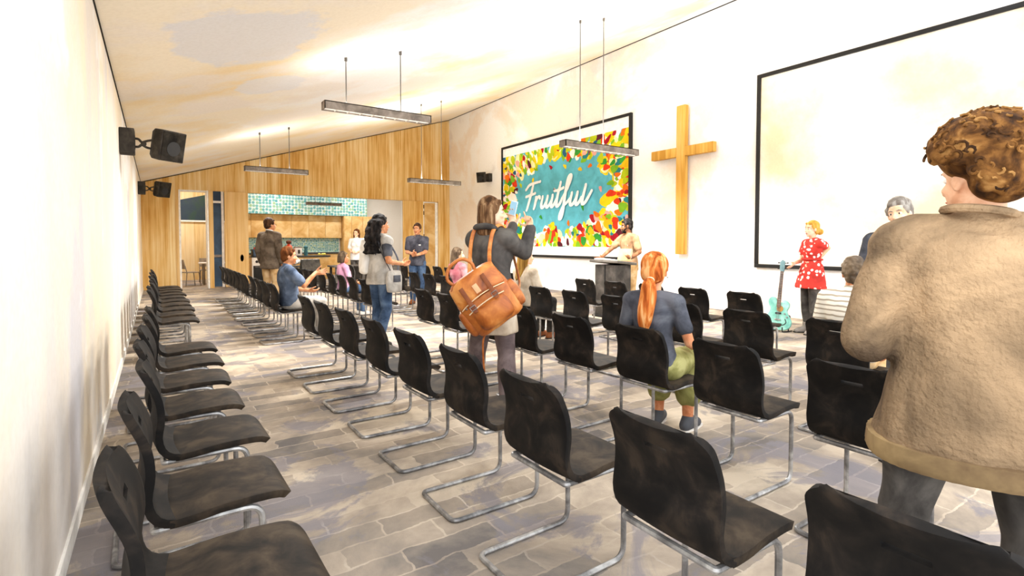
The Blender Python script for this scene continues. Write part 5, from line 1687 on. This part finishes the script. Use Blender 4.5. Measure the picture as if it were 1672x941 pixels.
add_loft(bm, [[p.J['shL'] + V((x * a_ - .09, .02 + y * b_, z)) for x, y in sup(1, 1, 20, 2.2)] for z, a_, b_ in ((.03, .05, .04), (-.08, .075, .085), (-.28, .085, .10), (-.42, .09, .105), (-.44, .07, .08))])
p.garment('white_drape', bm, C_white, amp=.014)
bm = bmesh.new(); p.cap(bm, .016, .016, .02)
rw = random.Random(9)
for q in range(-6, 7):
    a = q / 6 * 1.75
    pts = [p.H(-.035 - .085 * math.cos(a), .092 * math.sin(a), .05)]
    for k in range(1, 7):
        pts.append(p.H(-.05 - (.09 + .012 * k) * math.cos(a * .85) + rw.uniform(-.015, .015), (.092 + .006 * k) * math.sin(a) + rw.uniform(-.018, .018), .05 - .072 * k))
    add_tube(bm, crom(pts, 4), [.032 + .008 * math.sin(i * 1.1) for i in range(6 * 4 + 1)], 8)
p.hairmesh(bm, HAIR['black'], .009, .010, 22, (1, 1, .8))

# satchel worn at the hip
t = thing('canvas_satchel', 'grey canvas satchel hanging at the hip of the black-haired person', 'bag', (2.50, 6.84, 0), math.radians(14))
bm = bmesh.new(); add_loft(bm, [[V((.04 + x, -.25 + z, y)) for x, z in sup(rx, rz, 24)] for y, rx, rz in ((.74, .09, .03), (.76, .115, .045), (.9, .12, .05), (1.02, .11, .04), (1.04, .09, .02))])
baked('bag_body', bm, [('SUBSURF', dict(levels=1))], C_grey, t, post=folds(.008, 12, (1, 1, 1)))
bm = bmesh.new(); add_box(bm, (.05, -.305, .93), (.11, .01, .09), None, .004); obj('dark_patch', bm, C_slate, t)
bm = bmesh.new(); add_tube(bm, crom([(.0, -.23, 1.03), (-.10, -.19, 1.25), (-.10, -.06, 1.5), (-.02, .03, 1.54), (.10, -.03, 1.42), (.16, -.16, 1.2), (.11, -.24, 1.03)], 5), .012, 8, flat=.5); obj('strap', bm, C_slate, t)

# 10 --------------- polo shirt, facing the viewer
p = Person('person in dark polo shirt and jeans facing the viewer near folding timber leaves', 4.95, 11.15, 235, 1.84, False, False, 'tan', vox=.010,
           J=dict(wrR=(.27, -.06, 1.16), wrL=(.27, .04, 1.13)))
p.look(-8, 0)
p.hand('R', d=(.3, .9, .1), t=(.2, 0, .9), curl=45).hand('L', d=(.3, -.9, .1), t=(.2, 0, .9), curl=45)
p.body().face('dark'); p.pants(C_jeans, 'jeans', 1.97); p.top(C_navy, 'polo_shirt', .7, .016, hem=.88, amp=.007); p.shoes(S_brown)
bm = bmesh.new(); p.cap(bm, .01, 0, 0); p.hairmesh(bm, HAIR['dark'], .009, .005, 26, (1, 1, 1))
bm = bmesh.new(); add_box(bm, p.J['pelvis'] + V((.125, .08, .36)), (.008, .05, .025), None, .003); obj('chest_badge', bm, C_white, p.root)

# 11 --------------- ash-haired, rose top
p = Person('ash-haired person in a rose top seated beyond the left edge of the leather backpack', 4.36, 8.10, 6, 1.68, True, True, 'fair', vox=.010)
p.look(-30, 0)
p.body().face('chestnut'); p.pants(C_charcoal); p.top(C_rose, 'rose_top', 1.9, .018); p.shoes(S_white)
bm = bmesh.new(); p.cap(bm, .008, .008, .01)
for q in range(-6, 7):
    a = q / 6 * 1.9
    add_cone(bm, p.H(-.03 - .075 * math.cos(a), .085 * math.sin(a), .04), p.H(-.05 - .09 * math.cos(a * .8), .09 * math.sin(a), -.24), .023, .02)
p.hairmesh(bm, HAIR['ash'], .009, .006, 22, (1, 1, .2))

# 12 --------------- white tee by the dark table
p = Person('smiling person in a white tee standing behind the long dark table', 5.22, 16.4, 232, 1.83, True, False, 'fair', vox=.011, J=dict(wrR=(.25, -.08, 1.12), wrL=(.25, .08, 1.10)))
p.look(-5, 0)
p.hand('R', d=(.3, .9, .1), t=(.2, 0, .9), curl=45).hand('L', d=(.3, -.9, .1), t=(.2, 0, .9), curl=45)
p.body().face('dark'); p.pants(C_charcoal); p.top(C_white, 'white_tee', .72, .02, hem=.86); p.shoes(S_dark)
bm = bmesh.new(); p.cap(bm, .006, .002, .01)
for q in (-1, 1): add_cone(bm, p.H(-.02, q * .085, .02), p.H(-.02, q * .085, -.14), .028, .022)
add_cone(bm, p.H(-.09, 0, .0), p.H(-.09, 0, -.15), .05, .045)
p.hairmesh(bm, HAIR['chestnut'], .009, .005, 22, (1, 1, .4))

# 13 --------------- brown jacket, back to viewer at the kitchen opening
p = Person('tall person in a dark brown jacket standing near the kitchen opening, seen from behind', 2.06, 12.45, 40, 1.93, False, False, 'tan', vox=.011)
p.look(-28, 0)
p.body().face('dark', glasses=True); p.pants(C_khaki); jk = p.top(C_brownj, 'jacket', 1.92, .028, hem=.84, flare=.015); p.shoes(S_dark)
bm = bmesh.new(); p.cap(bm, .014, .006, .004); p.hairmesh(bm, HAIR['dark'], .009, .006, 26, (1, 1, 1))
bm = bmesh.new(); nk = p.J['neck'] + V((0, 0, .03)); add_tube(bm, [nk + V((.068 * math.cos(a), .072 * math.sin(a), .012 - .02 * math.cos(a))) for a in [2 * PI * k / 24 for k in range(24)]], .012, 8, True); obj('shirt_collar', bm, C_white, p.root)

# 14 --------------- blue shirt, far block, gesturing
p = Person('person in a blue shirt seated by the left aisle, holding out one hand', 1.56, 7.98, 2, 1.72, False, True, 'tan', vox=.0085,
           J=dict(elR=(.14, -.26, .80), wrR=(.31, -.22, .97), wrL=(.30, .13, .70)))
p.look(-14, 2)
p.hand('R', d=(.9, -.2, .12), t=(.4, .0, .9), curl=10, spread=8).hand('L', d=(.9, -.2, -.2), t=(.2, -.8, .4), curl=25)
p.body().face('chestnut'); p.pants(C_grey, 'pale_trousers'); p.top(C_denim, 'blue_shirt', .72, .022, amp=.010); p.shoes(S_white)
bm = bmesh.new(); p.cap(bm, .014, .004, .006); p.hairmesh(bm, HAIR['chestnut'], .008, .006, 24, (1, 1, .6))

# 15 --------------- child in pink
p = Person('child in a pink tee seated among the far chairs before the kitchen', 2.94, 10.03, 4, 1.52, True, True, 'tan', vox=.010, seat_z=.535)
p.look(-24, 0)
p.body().face('dark'); p.pants(C_jeans, 'jeans'); p.top(C_pink, 'pink_tee', .7, .016); p.shoes(S_white)
bm = bmesh.new(); p.cap(bm, .012, .012, .012)
for q in range(-5, 6):
    a = q / 5 * 1.9
    add_cone(bm, p.H(-.03 - .08 * math.cos(a), .09 * math.sin(a), .04), p.H(-.035 - .085 * math.cos(a), .092 * math.sin(a), -.09), .024, .022)
p.hairmesh(bm, HAIR['ash'], .009, .005, 22, (1, 1, .4))

# 16 --------------- patterned clothing glimpsed behind the big figure
p = Person('person in leopard-print clothing glimpsed standing behind the tan sweater sleeve', 3.86, 1.22, 60, 1.5, True, False, 'warm', vox=.010)
p.look(0, 20)
p.body(); p.pants(C_leopard, 'print_trousers', 1.9, .02, .02); p.top(C_leopard, 'print_blouse', .6); p.shoes(S_dark)
bm = bmesh.new(); p.cap(bm, .008, .008, .01); p.hairmesh(bm, HAIR['black'], .009, .005)
# ------------------------------------------------------------------ light and camera
w = bpy.data.worlds.new('World'); scene.world = w; w.use_nodes = True
bg = w.node_tree.nodes['Background']; bg.inputs['Color'].default_value = (0.93, 0.96, 1.0, 1); bg.inputs['Strength'].default_value = 2.9

cd = bpy.data.cameras.new('camera'); co = bpy.data.objects.new('camera', cd); COL.objects.link(co)
cd.sensor_width = 36; cd.sensor_fit = 'HORIZONTAL'; cd.lens = F_PX / 1672 * 36
cd.shift_x = 0; cd.shift_y = -(470.5 - PPV) / 1672
co.location = CAM
Rm = Matrix((RT, UP, -FW)).transposed()
co.rotation_euler = Rm.to_euler()
cd.clip_start = 0.05; cd.clip_end = 200
scene.camera = co
vs = scene.view_settings
scene.display_settings.display_device = 'sRGB'
vs.view_transform = 'Standard'; vs.look = 'None'; vs.exposure = 0.17; vs.gamma = 1.0; vs.use_curve_mapping = False

bpy.data.scenes.remove(SCR)
